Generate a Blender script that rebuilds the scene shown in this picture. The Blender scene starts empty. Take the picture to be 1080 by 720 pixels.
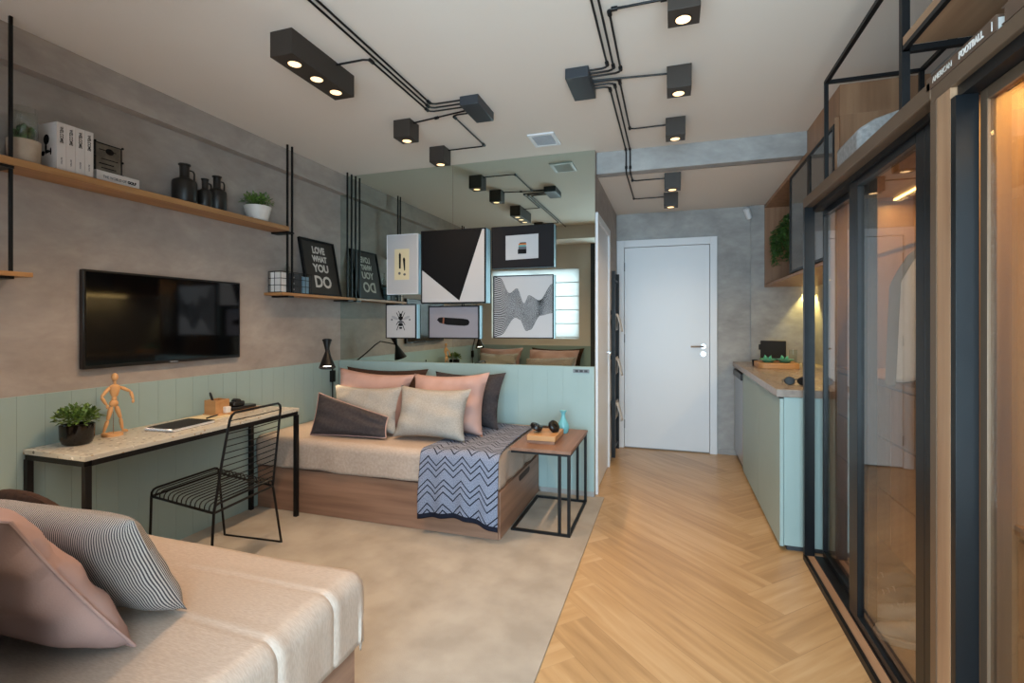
import bpy, bmesh, math, random
from mathutils import Vector, Matrix
random.seed(7)
R = math.radians
C = bpy.context.scene.collection
SC = bpy.context.scene

# ------------------------------------------------------------------ camera, light, exposure
cam_d = bpy.data.cameras.new('camera')
cam_d.sensor_width = 36.0
cam_d.lens = 522.0 / 1080.0 * 36.0
cam_d.shift_y = -20.0 / 1080.0
cam_d.clip_start = 0.02
cam = bpy.data.objects.new('camera', cam_d)
C.objects.link(cam)
cam.location = (0, 0, 1.316)
cam.rotation_euler = (R(90), 0, R(17.8))
SC.camera = cam
SC.view_settings.view_transform = 'Standard'
SC.view_settings.look = 'None'
SC.view_settings.gamma = 1.0
SC.view_settings.use_curve_mapping = False
SC.view_settings.exposure = 0.35
SC.cycles.max_bounces = 10
SC.cycles.transparent_max_bounces = 16
SC.cycles.sample_clamp_indirect = 6.0

LAMP_COL = (1.0, 0.66, 0.38)
DAY_COL = (0.60, 0.84, 1.0)
LED_COL = (1.0, 0.70, 0.30)
LAMP_W = 24.0
world = bpy.data.worlds.new('world'); SC.world = world
world.use_nodes = True
world.node_tree.nodes['Background'].inputs[0].default_value = (0.62, 0.82, 1.0, 1)
world.node_tree.nodes['Background'].inputs[1].default_value = 1.2

def area(name, loc, rot, sx, sy, power, col):
    l = bpy.data.lights.new(name, 'AREA'); l.shape = 'RECTANGLE'
    l.size = sx; l.size_y = sy; l.energy = power; l.color = col
    o = bpy.data.objects.new(name, l); C.objects.link(o)
    o.location = loc; o.rotation_euler = rot
    return o
# daylight entering by the balcony opening behind the camera and by the window beside it
area('daylight_balcony', (0.1, -0.98, 1.25), (R(90), 0, 0), 2.2, 2.3, 140, DAY_COL)
area('daylight_window', (-1.95, 0.16, 1.6), (R(90), 0, 0), 1.5, 1.2, 30, (0.8, 0.92, 1.0))

# ------------------------------------------------------------------ materials
def lin(h):
    h = h.lstrip('#'); o = []
    for i in (0, 2, 4):
        v = int(h[i:i+2], 16) / 255.0
        o.append(v / 12.92 if v <= 0.04045 else ((v + 0.055) / 1.055) ** 2.4)
    return (o[0], o[1], o[2], 1.0)

def nodes(name):
    m = bpy.data.materials.new(name); m.use_nodes = True
    return m, m.node_tree, m.node_tree.nodes['Principled BSDF']

def mat(name, c1, c2=None, rough=0.5, metal=0.0, scale=6.0, stretch=(1, 1, 1), detail=4.0, lo=0.35, hi=0.65, bump=0.0, spec=0.5, coords='Object', bscale=None):
    m, nt, b = nodes(name)
    b.inputs['Roughness'].default_value = rough
    b.inputs['Metallic'].default_value = metal
    b.inputs['Specular IOR Level'].default_value = spec
    b.inputs['Base Color'].default_value = lin(c1)
    if c2 or bump:
        tc = nt.nodes.new('ShaderNodeTexCoord'); mp = nt.nodes.new('ShaderNodeMapping')
        mp.inputs['Scale'].default_value = [scale * s for s in stretch]
        nt.links.new(tc.outputs[coords], mp.inputs[0])
        nz = nt.nodes.new('ShaderNodeTexNoise'); nz.inputs['Scale'].default_value = 1.0
        nz.inputs['Detail'].default_value = detail
        nt.links.new(mp.outputs[0], nz.inputs['Vector'])
        if c2:
            cr = nt.nodes.new('ShaderNodeValToRGB')
            cr.color_ramp.elements[0].position = lo; cr.color_ramp.elements[0].color = lin(c1)
            cr.color_ramp.elements[1].position = hi; cr.color_ramp.elements[1].color = lin(c2)
            nt.links.new(nz.outputs[0], cr.inputs[0]); nt.links.new(cr.outputs[0], b.inputs['Base Color'])
        if bump:
            src = nz
            if bscale:
                src = nt.nodes.new('ShaderNodeTexNoise'); src.inputs['Scale'].default_value = bscale
                nt.links.new(tc.outputs[coords], src.inputs['Vector'])
            bp = nt.nodes.new('ShaderNodeBump'); bp.inputs['Strength'].default_value = bump
            bp.inputs['Distance'].default_value = 0.01
            nt.links.new(src.outputs[0], bp.inputs['Height']); nt.links.new(bp.outputs[0], b.inputs['Normal'])
    return m

def concrete(name, dark, mid, light):
    m, nt, b = nodes(name)
    b.inputs['Roughness'].default_value = 0.7
    tc = nt.nodes.new('ShaderNodeTexCoord')
    mp = nt.nodes.new('ShaderNodeMapping'); mp.inputs['Scale'].default_value = (1, 1, 1.9)
    nt.links.new(tc.outputs['Object'], mp.inputs[0])
    n1 = nt.nodes.new('ShaderNodeTexNoise'); n1.inputs['Scale'].default_value = 1.7; n1.inputs['Detail'].default_value = 7; n1.inputs['Roughness'].default_value = 0.62; n1.inputs['Distortion'].default_value = 0.7
    n2 = nt.nodes.new('ShaderNodeTexNoise'); n2.inputs['Scale'].default_value = 11; n2.inputs['Detail'].default_value = 5
    nt.links.new(mp.outputs[0], n1.inputs['Vector']); nt.links.new(mp.outputs[0], n2.inputs['Vector'])
    mx = nt.nodes.new('ShaderNodeMix'); mx.inputs[0].default_value = 0.28
    nt.links.new(n1.outputs[0], mx.inputs[2]); nt.links.new(n2.outputs[0], mx.inputs[3])
    cr = nt.nodes.new('ShaderNodeValToRGB')
    cr.color_ramp.elements[0].position = 0.33; cr.color_ramp.elements[0].color = lin(dark)
    cr.color_ramp.elements[1].position = 0.67; cr.color_ramp.elements[1].color = lin(light)
    e = cr.color_ramp.elements.new(0.5); e.color = lin(mid)
    nt.links.new(mx.outputs[0], cr.inputs[0]); nt.links.new(cr.outputs[0], b.inputs['Base Color'])
    bp = nt.nodes.new('ShaderNodeBump'); bp.inputs['Strength'].default_value = 0.12; bp.inputs['Distance'].default_value = 0.01
    nt.links.new(n2.outputs[0], bp.inputs['Height']); nt.links.new(bp.outputs[0], b.inputs['Normal'])
    return m

def wood(name, c1, c2, axis='y', rough=0.45, scale=1.0, lo=0.3, hi=0.72):
    st = {'x': (1.4, 22, 22), 'y': (22, 1.4, 22), 'z': (22, 22, 1.4)}[axis]
    return mat(name, c1, c2, rough=rough, scale=scale, stretch=st, detail=6, lo=lo, hi=hi, bump=0.03)

def emit(name, col, s):
    m, nt, b = nodes(name)
    b.inputs['Base Color'].default_value = (0.8, 0.8, 0.8, 1)
    b.inputs['Emission Color'].default_value = (*col, 1); b.inputs['Emission Strength'].default_value = s
    return m

def thin_glass(name, tint, extra=1.0, f0=0.04):
    m = bpy.data.materials.new(name); m.use_nodes = True
    nt = m.node_tree; nt.nodes.clear()
    out = nt.nodes.new('ShaderNodeOutputMaterial'); mx = nt.nodes.new('ShaderNodeMixShader')
    tr = nt.nodes.new('ShaderNodeBsdfTransparent'); tr.inputs[0].default_value = (*tint, 1)
    gl = nt.nodes.new('ShaderNodeBsdfGlossy'); gl.inputs['Roughness'].default_value = 0.0; gl.inputs[0].default_value = (1, 1, 1, 1)
    lw = nt.nodes.new('ShaderNodeLayerWeight'); lw.inputs[0].default_value = 0.5
    pw = nt.nodes.new('ShaderNodeMath'); pw.operation = 'POWER'; pw.inputs[1].default_value = 5.0
    ml = nt.nodes.new('ShaderNodeMath'); ml.operation = 'MULTIPLY_ADD'; ml.inputs[1].default_value = extra; ml.inputs[2].default_value = f0; ml.use_clamp = True
    nt.links.new(lw.outputs['Facing'], pw.inputs[0]); nt.links.new(pw.outputs[0], ml.inputs[0])
    nt.links.new(ml.outputs[0], mx.inputs[0]); nt.links.new(tr.outputs[0], mx.inputs[1]); nt.links.new(gl.outputs[0], mx.inputs[2])
    nt.links.new(mx.outputs[0], out.inputs[0])
    return m

def floor_wood():
    m, nt, b = nodes('herringbone_oak')
    b.inputs['Roughness'].default_value = 0.33
    uv = nt.nodes.new('ShaderNodeUVMap'); uv.uv_map = 'UVMap'
    at = nt.nodes.new('ShaderNodeAttribute'); at.attribute_name = 'tone'
    mp = nt.nodes.new('ShaderNodeMapping'); mp.inputs['Scale'].default_value = (1.3, 16, 1)
    nt.links.new(uv.outputs[0], mp.inputs[0])
    nz = nt.nodes.new('ShaderNodeTexNoise'); nz.noise_dimensions = '4D'; nz.inputs['Scale'].default_value = 1.6; nz.inputs['Detail'].default_value = 6; nz.inputs['Distortion'].default_value = 0.6
    nt.links.new(mp.outputs[0], nz.inputs['Vector'])
    w = nt.nodes.new('ShaderNodeMath'); w.operation = 'MULTIPLY'; w.inputs[1].default_value = 40
    nt.links.new(at.outputs['Fac'], w.inputs[0]); nt.links.new(w.outputs[0], nz.inputs['W'])
    ad = nt.nodes.new('ShaderNodeMath'); ad.operation = 'MULTIPLY_ADD'; ad.inputs[1].default_value = 0.26; ad.inputs[2].default_value = -0.13
    nt.links.new(at.outputs['Fac'], ad.inputs[0])
    sm = nt.nodes.new('ShaderNodeMath'); sm.operation = 'ADD'
    nt.links.new(nz.outputs[0], sm.inputs[0]); nt.links.new(ad.outputs[0], sm.inputs[1])
    cr = nt.nodes.new('ShaderNodeValToRGB')
    cr.color_ramp.elements[0].position = 0.2; cr.color_ramp.elements[0].color = lin('9c7a53')
    cr.color_ramp.elements[1].position = 0.8; cr.color_ramp.elements[1].color = lin('c4a47c')
    e = cr.color_ramp.elements.new(0.5); e.color = lin('b49166')
    nt.links.new(sm.outputs[0], cr.inputs[0])
    # joint lines between boards
    se = nt.nodes.new('ShaderNodeSeparateXYZ'); nt.links.new(uv.outputs[0], se.inputs[0])
    pp = nt.nodes.new('ShaderNodeMath'); pp.operation = 'PINGPONG'; pp.inputs[1].default_value = PW / 2
    nt.links.new(se.outputs[1], pp.inputs[0])
    lt = nt.nodes.new('ShaderNodeMath'); lt.operation = 'LESS_THAN'; lt.inputs[1].default_value = 0.0016
    nt.links.new(pp.outputs[0], lt.inputs[0])
    mx = nt.nodes.new('ShaderNodeMix'); mx.data_type = 'RGBA'
    sc = nt.nodes.new('ShaderNodeMath'); sc.operation = 'MULTIPLY'; sc.inputs[1].default_value = 0.3
    nt.links.new(lt.outputs[0], sc.inputs[0]); nt.links.new(sc.outputs[0], mx.inputs[0])
    nt.links.new(cr.outputs[0], mx.inputs[6]); mx.inputs[7].default_value = lin('5a4228')
    nt.links.new(mx.outputs[2], b.inputs['Base Color'])
    return m

def stripes(name, c1, c2, period, duty=0.5, axis=0, rough=0.8):
    m, nt, b = nodes(name); b.inputs['Roughness'].default_value = rough
    uv = nt.nodes.new('ShaderNodeUVMap'); uv.uv_map = 'UVMap'
    se = nt.nodes.new('ShaderNodeSeparateXYZ'); nt.links.new(uv.outputs[0], se.inputs[0])
    dv = nt.nodes.new('ShaderNodeMath'); dv.operation = 'DIVIDE'; dv.inputs[1].default_value = period
    nt.links.new(se.outputs[axis], dv.inputs[0])
    fr = nt.nodes.new('ShaderNodeMath'); fr.operation = 'FRACT'; nt.links.new(dv.outputs[0], fr.inputs[0])
    lt = nt.nodes.new('ShaderNodeMath'); lt.operation = 'LESS_THAN'; lt.inputs[1].default_value = duty
    nt.links.new(fr.outputs[0], lt.inputs[0])
    mx = nt.nodes.new('ShaderNodeMix'); mx.data_type = 'RGBA'
    nt.links.new(lt.outputs[0], mx.inputs[0]); mx.inputs[6].default_value = lin(c1); mx.inputs[7].default_value = lin(c2)
    nt.links.new(mx.outputs[2], b.inputs['Base Color'])
    return m

def zigzag(name):
    # knitted chevrons: groups of navy zigzag lines on pale blue grey; u in metres across, v in metres along
    m, nt, b = nodes(name); b.inputs['Roughness'].default_value = 0.95; b.inputs['Specular IOR Level'].default_value = 0.1
    N = nt.nodes.new; L = nt.links.new
    def math_(op, a, bb=None, c=None):
        n = N('ShaderNodeMath'); n.operation = op
        for i, v in enumerate((a, bb, c)):
            if v is None: continue
            if isinstance(v, (int, float)): n.inputs[i].default_value = v
            else: L(v, n.inputs[i])
        return n.outputs[0]
    uv = N('ShaderNodeUVMap'); uv.uv_map = 'UVMap'
    se = N('ShaderNodeSeparateXYZ'); L(uv.outputs[0], se.inputs[0])
    tri = math_('PINGPONG', se.outputs[0], 0.062)
    w = math_('MULTIPLY_ADD', tri, 1.0, se.outputs[1])
    fr = math_('FRACT', math_('DIVIDE', w, 0.155))
    acc = None
    for p in (0.12, 0.36, 0.64):
        l = math_('LESS_THAN', math_('ABSOLUTE', math_('SUBTRACT', fr, p)), 0.032)
        acc = l if acc is None else math_('MAXIMUM', acc, l)
    hem = math_('GREATER_THAN', se.outputs[1], 1.255)
    acc = math_('MAXIMUM', acc, hem)
    nz = N('ShaderNodeTexNoise'); nz.inputs['Scale'].default_value = 260; L(uv.outputs[0], nz.inputs['Vector'])
    cr = N('ShaderNodeValToRGB'); L(nz.outputs[0], cr.inputs[0])
    cr.color_ramp.elements[0].position = 0.35; cr.color_ramp.elements[0].color = lin('535a6e')
    cr.color_ramp.elements[1].position = 0.65; cr.color_ramp.elements[1].color = lin('949bad')
    mx = N('ShaderNodeMix'); mx.data_type = 'RGBA'
    L(acc, mx.inputs[0]); L(cr.outputs[0], mx.inputs[6]); mx.inputs[7].default_value = lin('1c1f2b')
    L(mx.outputs[2], b.inputs['Base Color'])
    return m

def terrazzo():
    m, nt, b = nodes('terrazzo'); b.inputs['Roughness'].default_value = 0.35
    tc = nt.nodes.new('ShaderNodeTexCoord')
    vo = nt.nodes.new('ShaderNodeTexVoronoi'); vo.inputs['Scale'].default_value = 55
    nt.links.new(tc.outputs['Object'], vo.inputs['Vector'])
    cr = nt.nodes.new('ShaderNodeValToRGB'); cr.color_ramp.interpolation = 'CONSTANT'
    se = nt.nodes.new('ShaderNodeSeparateColor'); nt.links.new(vo.outputs['Color'], se.inputs[0])
    els = cr.color_ramp.elements
    els[0].position = 0; els[0].color = lin('bdb8ad'); els[1].position = 0.62; els[1].color = lin('a39c90')
    for p, c in ((0.76, '57534d'), (0.86, 'e9e5dc'), (0.93, 'a08a6c')):
        e = els.new(p); e.color = lin(c)
    nt.links.new(se.outputs[0], cr.inputs[0])
    lt = nt.nodes.new('ShaderNodeMath'); lt.operation = 'LESS_THAN'; lt.inputs[1].default_value = 0.42
    nt.links.new(vo.outputs['Distance'], lt.inputs[0])
    mx = nt.nodes.new('ShaderNodeMix'); mx.data_type = 'RGBA'
    nt.links.new(lt.outputs[0], mx.inputs[0]); mx.inputs[6].default_value = lin('bdb8ad'); nt.links.new(cr.outputs[0], mx.inputs[7])
    nt.links.new(mx.outputs[2], b.inputs['Base Color'])
    return m

PW, PL = 0.2, 1.2
CONC_L = concrete('burnt_cement', '90857e', '9f948c', 'afa49b')
CONC_B = concrete('burnt_cement_entry', '8a8886', '9d9b99', 'b0aeab')
CEIL = mat('ceiling_paint', 'dcd2c8', rough=0.9)
WHITE = mat('white_lacquer', 'd9dadd', rough=0.35)
PAINT = mat('teal_paint', '95aba9', '9aafad', rough=0.5, scale=2)
FLOOR = floor_wood()
CARPET = mat('carpet', '9a9288', 'aba399', rough=1.0, scale=4.5, detail=9, lo=0.36, hi=0.64, spec=0.1, bump=0.25, bscale=320)
BLACK = mat('black_metal', '0d0d0f', rough=0.45, spec=0.3)
FRAME = mat('wardrobe_frame', '0c1014', rough=0.3, spec=0.3)
BRONZE = mat('bronze_rail', '75614f', rough=0.4, metal=0.55)
BLACKP = mat('black_plastic', '0e0e10', rough=0.3)
BLACKM = mat('matte_black', '151517', rough=0.75)
LAMPB = mat('lamp_black', '332b25', rough=0.5)
OAK_Y = wood('shelf_oak', '94683f', 'b38453', 'y')
WAL_X = wood('bed_wood', '765746', 'a07c66', 'x', scale=0.8)
WAL_Y = wood('bed_wood_end', '765746', 'a07c66', 'y', scale=0.8)
WAL_Z = wood('cabinet_wood', '8a6448', 'a67e5e', 'z')
WAR_Z = wood('wardrobe_wood', '8c6a50', 'ad8a6b', 'z')
WAR_Y = wood('wardrobe_wood_level', '8c6a50', 'ad8a6b', 'y')
TABLEW = wood('table_wood', '6f4f3e', '8a6652', 'y')
PINE = wood('pine', 'a8784a', 'c09262', 'x')
TERR = terrazzo()
SCREEN = mat('tv_screen', '050507', rough=0.06, spec=0.6)
SILVER = mat('silver', 'c0c2c6', rough=0.25, metal=1.0)
STEEL = mat('stainless', 'c2c6cc', rough=0.28, metal=0.9)
COVER = mat('linen_cover', 'a69588', 'b7a699', rough=0.42, scale=60, stretch=(1, 5, 1), lo=0.3, hi=0.7, bump=0.1, spec=0.35)
PINK = mat('pink_cotton', 'a98981', 'b5948b', rough=0.8, scale=6, bump=0.05, bscale=220, spec=0.2)
BEIGE = mat('grey_linen', '969089', 'a49e96', rough=0.85, scale=120, bump=0.1, spec=0.15)
DARKF = mat('charcoal_fabric', '3a3537', '443f40', rough=0.85, scale=60, bump=0.1, spec=0.15)
BROWNF = mat('brown_fabric', '3a2a24', '463329', rough=0.85, scale=60, bump=0.1, spec=0.15)
STRIPE = stripes('ticking_stripe', 'b9aea5', '3f393c', 0.0072, 0.5)
ZIG = zigzag('zigzag_knit')
PAPER = mat('white_paper', 'dcd8d4', rough=0.7)
PRINT = mat('print_paper', 'b6b4b5', rough=0.6)
CREAM = mat('cream_paper', 'd8c9a4', rough=0.7)
INK = mat('ink', '0f0f11', rough=0.7, spec=0.15)
GREYINK = mat('grey_ink', '55555a', rough=0.6)
CHALK = mat('poster_white', 'c9c3bb', rough=0.7)
POSTER = mat('poster_brown', '2a211a', rough=0.55)
FRAMEB = mat('frame_black', '0d0d0f', rough=0.6, spec=0.2)
SKYTINT = mat('sky_tinted_edge', '8fb0c4', rough=0.4)  # pale blue stands in for skylight on the picture sides
GREYBOARD = mat('grey_mount', '85828a', rough=0.7)
DARKBOARD = mat('dark_mount', '1d1a1c', rough=0.7, spec=0.2)
ORANGE = mat('orange_ink', 'c0703c', rough=0.6)
TEALINK = mat('teal_ink', '4f8f8c', rough=0.6)
MIRROR = mat('mirror_glass', 'c8d4cd', rough=0.0, metal=1.0)
GLASS = thin_glass('bronze_glass', (0.84, 0.79, 0.73), 1.25, 0.06)
CLEAR = thin_glass('clear_glass', (0.93, 0.95, 0.94))
SMOKE = mat('smoked_glass', '5a5652', rough=0.06, spec=0.7)
LEAF = mat('leaf', '3a5a22', '6c8a3c', rough=0.5, scale=30)
LEAFD = mat('leaf_deep', '24401a', '456b2c', rough=0.5, scale=30)
SOIL = mat('soil', '2a1d14', rough=0.95)
POTB = mat('black_glaze', '0b0a0c', rough=0.12)
POTW = mat('white_ceramic', 'd6d0c9', rough=0.4)
POTC = mat('concrete_pot', 'a99683', 'b5a28e', rough=0.8, scale=20)
TEALGL = mat('teal_ceramic', '6fb3bd', rough=0.12)
COUNTER = mat('counter_stone', '857970', '92867c', rough=0.25, scale=30)
GREENP = mat('green_ceramic', '5fae93', rough=0.25)
MANN = mat('mannequin_wood', 'cf9a64', 'dbaa76', rough=0.5, scale=20)
BULB = emit('lamp_bulb', (1.0, 0.60, 0.24), 1.7)
BULBW = emit('sconce_bulb', (1.0, 0.9, 0.72), 6.0)
LEDM = emit('led_strip', (1.0, 0.68, 0.22), 9.0)
GREYF = mat('grey_felt', '8d8a89', 'a09d9b', rough=0.95, scale=60, bump=0.2)
SHIRT = mat('white_shirt', 'e6e8ee', rough=0.8)
SHIRTG = mat('grey_shirt', '7c7a76', rough=0.85)
SHOE = mat('white_leather', 'c9c6c2', rough=0.4)
SHOEG = mat('grey_leather', '8f8a86', rough=0.45)
BOOKBR = mat('brown_cover', '5a4537', rough=0.5)
BLUEB = mat('blue_card', '6f8ea0', rough=0.6)
CHAR = mat('charcoal_card', '33363a', rough=0.6)
BLIND = None
def blind_mat():
    m = bpy.data.materials.new('blind_fabric'); m.use_nodes = True
    nt = m.node_tree; b = nt.nodes['Principled BSDF']
    b.inputs['Base Color'].default_value = lin('e6e6e6'); b.inputs['Roughness'].default_value = 0.9
    tl = nt.nodes.new('ShaderNodeBsdfTranslucent'); tl.inputs[0].default_value = lin('f0f2f4')
    mx = nt.nodes.new('ShaderNodeMixShader'); mx.inputs[0].default_value = 0.6
    nt.links.new(b.outputs[0], mx.inputs[1]); nt.links.new(tl.outputs[0], mx.inputs[2])
    nt.links.new(mx.outputs[0], nt.nodes['Material Output'].inputs[0])
    return m
BLIND = blind_mat()

# ------------------------------------------------------------------ builders
WL = {}
def empty(name, loc, label=None, cat=None, group=None, kind=None, rz=0.0):
    o = bpy.data.objects.new(name, None); C.objects.link(o)
    o.location = loc; o.rotation_euler = (0, 0, rz); o.empty_display_size = 0.05
    WL[o.name] = Vector(loc)
    return tag(o, label, cat, group, kind)
def tag(o, label=None, cat=None, group=None, kind=None):
    if label: o['label'] = label
    if cat: o['category'] = cat
    if group: o['group'] = group
    if kind: o['kind'] = kind
    return o

class MB:
    def __init__(s): s.bm = bmesh.new(); s.uv = None
    def uvl(s):
        if s.uv is None: s.uv = s.bm.loops.layers.uv.new('UVMap')
        return s.uv
    def face(s, pts, flip=False):
        vs = [s.bm.verts.new(p) for p in pts]
        if flip: vs.reverse()
        return s.bm.faces.new(vs)
    def box(s, x0, x1, y0, y1, z0, z1, M=None):
        P = [Vector((x, y, z)) for z in (z0, z1) for y in (y0, y1) for x in (x0, x1)]
        if M is not None: P = [M @ p for p in P]
        v = [s.bm.verts.new(p) for p in P]
        for f in ((0, 2, 3, 1), (4, 5, 7, 6), (0, 1, 5, 4), (2, 6, 7, 3), (0, 4, 6, 2), (1, 3, 7, 5)):
            s.bm.faces.new([v[i] for i in f])
        return s
    def ring(s, c, ax, r, n, up=None, ry=None):
        ax = Vector(ax).normalized()
        u = Vector(up) if up is not None else (Vector((0, 0, 1)) if abs(ax.z) < 0.9 else Vector((1, 0, 0)))
        a = ax.cross(u).normalized(); b = a.cross(ax).normalized()
        ry = r if ry is None else ry
        return [s.bm.verts.new(Vector(c) + a * (r * math.cos(2 * math.pi * i / n)) + b * (ry * math.sin(2 * math.pi * i / n))) for i in range(n)]
    def skin(s, r0, r1):
        n = len(r0)
        for i in range(n):
            s.bm.faces.new((r0[i], r0[(i + 1) % n], r1[(i + 1) % n], r1[i]))
    def cone(s, p0, p1, r0, r1=None, n=16, caps=True):
        r1 = r0 if r1 is None else r1
        d = Vector(p1) - Vector(p0)
        a = s.ring(p0, d, r0, n); b = s.ring(p1, d, r1, n)
        s.skin(a, b)
        if caps: s.bm.faces.new(list(reversed(a))); s.bm.faces.new(b)
        return s
    def tube(s, pts, r, n=8, close=False):
        pts = [Vector(p) for p in pts]; N = len(pts); rings = []
        up = None
        for i, p in enumerate(pts):
            if close: t = (pts[(i + 1) % N] - pts[i - 1])
            else:
                t = (pts[min(i + 1, N - 1)] - p).normalized() + (p - pts[max(i - 1, 0)]).normalized()
            if t.length < 1e-9: t = Vector((0, 0, 1))
            t.normalize()
            if up is None: up = Vector((0, 0, 1)) if abs(t.z) < 0.9 else Vector((1, 0, 0))
            a = t.cross(up); 
            if a.length < 1e-6: a = t.orthogonal()
            a.normalize(); b = a.cross(t).normalized(); up = b
            rr = r[i] if isinstance(r, (list, tuple)) else r
            rings.append([s.bm.verts.new(p + a * (rr * math.cos(2 * math.pi * k / n)) + b * (rr * math.sin(2 * math.pi * k / n))) for k in range(n)])
        for i in range(N - 1): s.skin(rings[i], rings[i + 1])
        if close: s.skin(rings[-1], rings[0])
        else:
            s.bm.faces.new(list(reversed(rings[0]))); s.bm.faces.new(rings[-1])
        return s
    def lathe(s, prof, c=(0, 0, 0), n=28, M=None):
        c = Vector(c); rings = []
        for r, z in prof:
            r = max(r, 1e-4)
            P = [Vector((r * math.cos(2 * math.pi * i / n), r * math.sin(2 * math.pi * i / n), z)) for i in range(n)]
            rings.append([s.bm.verts.new((M @ p if M is not None else p) + c) for p in P])
        for a, b in zip(rings, rings[1:]): s.skin(a, b)
        s.bm.faces.new(list(reversed(rings[0]))); s.bm.faces.new(rings[-1])
        return s
    def ball(s, c, r, n=14, m=9, M=None):
        rx, ry, rz = (r, r, r) if isinstance(r, (int, float)) else r
        c = Vector(c); rows = []
        T = (lambda p: (M @ p if M is not None else p) + c)
        top = s.bm.verts.new(T(Vector((0, 0, rz)))); bot = s.bm.verts.new(T(Vector((0, 0, -rz))))
        for j in range(1, m):
            a = math.pi * j / m
            rows.append([s.bm.verts.new(T(Vector((rx * math.sin(a) * math.cos(2 * math.pi * i / n), ry * math.sin(a) * math.sin(2 * math.pi * i / n), rz * math.cos(a))))) for i in range(n)])
        for i in range(n):
            s.bm.faces.new((top, rows[0][i], rows[0][(i + 1) % n]))
            s.bm.faces.new((bot, rows[-1][(i + 1) % n], rows[-1][i]))
        for a, b in zip(rows, rows[1:]):
            for i in range(n): s.bm.faces.new((a[i], b[i], b[(i + 1) % n], a[(i + 1) % n]))
        return s
    def prism(s, poly, fn, a, b):
        # poly: 2-D points; fn(u, v, w) -> 3-D
        A = [s.bm.verts.new(fn(u, v, a)) for u, v in poly]; B = [s.bm.verts.new(fn(u, v, b)) for u, v in poly]
        s.skin(A, B); s.bm.faces.new(list(reversed(A))); s.bm.faces.new(B)
        return s
    def grid(s, f, nu, nv, uvf=None):
        V = [[s.bm.verts.new(f(i / nu, j / nv)) for j in range(nv + 1)] for i in range(nu + 1)]
        L = s.uvl() if uvf else None
        for i in range(nu):
            for j in range(nv):
                fc = s.bm.faces.new((V[i][j], V[i + 1][j], V[i + 1][j + 1], V[i][j + 1]))
                if uvf:
                    for lp, (a, b) in zip(fc.loops, ((i, j), (i + 1, j), (i + 1, j + 1), (i, j + 1))):
                        lp[L].uv = uvf(a / nu, b / nv)
        return s
    def build(s, name, m, parent=None, world=True, bevel=0.0, solid=0.0, weld=False, subsurf=0, angle=38, fixn=True):
        bm = s.bm
        if weld: bmesh.ops.remove_doubles(bm, verts=bm.verts, dist=1e-5)
        if parent is not None and world:
            off = WL[parent.name]
            bmesh.ops.translate(bm, verts=bm.verts, vec=-off)
            loc = Vector((0, 0, 0))
        else: loc = Vector((0, 0, 0))
        if fixn: bmesh.ops.recalc_face_normals(bm, faces=bm.faces)
        for f in bm.faces: f.smooth = True
        lim = R(angle)
        for e in bm.edges:
            if len(e.link_faces) == 2 and e.calc_face_angle(0) > lim: e.smooth = False
        org = Vector((0, 0, 0))
        if parent is None or True:
            # origin at the base of the mesh
            xs = [v.co for v in bm.verts]
            mn = Vector((min(v.x for v in xs), min(v.y for v in xs), min(v.z for v in xs)))
            mx = Vector((max(v.x for v in xs), max(v.y for v in xs), max(v.z for v in xs)))
            org = Vector(((mn.x + mx.x) / 2, (mn.y + mx.y) / 2, mn.z))
            bmesh.ops.translate(bm, verts=bm.verts, vec=-org)
        me = bpy.data.meshes.new(name); bm.to_mesh(me); bm.free()
        me.materials.append(m)
        o = bpy.data.objects.new(name, me); C.objects.link(o)
        o.location = org
        if parent is not None: o.parent = parent
        WL[o.name] = org + (WL[parent.name] if parent is not None else Vector((0, 0, 0)))
        if solid:
            md = o.modifiers.new('thickness', 'SOLIDIFY'); md.thickness = solid; md.offset = 0
        if bevel:
            md = o.modifiers.new('bevel', 'BEVEL'); md.width = bevel; md.segments = 2; md.limit_method = 'ANGLE'; md.angle_limit = R(40)
        if subsurf:
            md = o.modifiers.new('smooth', 'SUBSURF'); md.levels = subsurf; md.render_levels = subsurf
        return o

def bx(name, m, b, parent=None, bevel=0.0, world=True):
    return MB().box(*b).build(name, m, parent, world, bevel)
def struct(name, m, b, bevel=0.0):
    return tag(bx(name, m, b, None, bevel), kind='structure')

def lettering(body, size, M, m, parent, name='lettering', ext=0.0006, offset=0.0, align='CENTER', sx=1.0, world=True):
    cu = bpy.data.curves.new(name, 'FONT'); cu.body = body; cu.size = size; cu.extrude = ext; cu.offset = offset
    cu.align_x = align; cu.align_y = 'CENTER'; cu.resolution_u = 3
    t = bpy.data.objects.new('t', cu); C.objects.link(t)
    me = bpy.data.meshes.new_from_object(t.evaluated_get(bpy.context.evaluated_depsgraph_get()))
    bpy.data.objects.remove(t)
    me.transform(M @ Matrix.Diagonal((sx, 1, 1, 1)))
    if parent is not None and world:
        me.transform(Matrix.Translation(-WL[parent.name]))
    me.name = name; me.materials.clear(); me.materials.append(m)
    o = bpy.data.objects.new(name, me); C.objects.link(o)
    if parent is not None: o.parent = parent
    WL[o.name] = WL[parent.name] if parent is not None else Vector((0, 0, 0))
    return o
def basis(o, x, y):
    x = Vector(x).normalized(); y = Vector(y).normalized(); z = x.cross(y).normalized()
    M = Matrix.Identity(4)
    for i in range(3):
        M[i][0] = x[i]; M[i][1] = y[i]; M[i][2] = z[i]; M[i][3] = o[i]
    return M
def copy_tree(o, parent=None):
    c = o.copy(); C.objects.link(c)
    if parent is not None: c.parent = parent; c.matrix_parent_inverse = o.matrix_parent_inverse.copy()
    for ch in [k for k in KIDS.get(o.name, o.children)]: copy_tree(ch, c)
    return c
KIDS = {}

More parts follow.
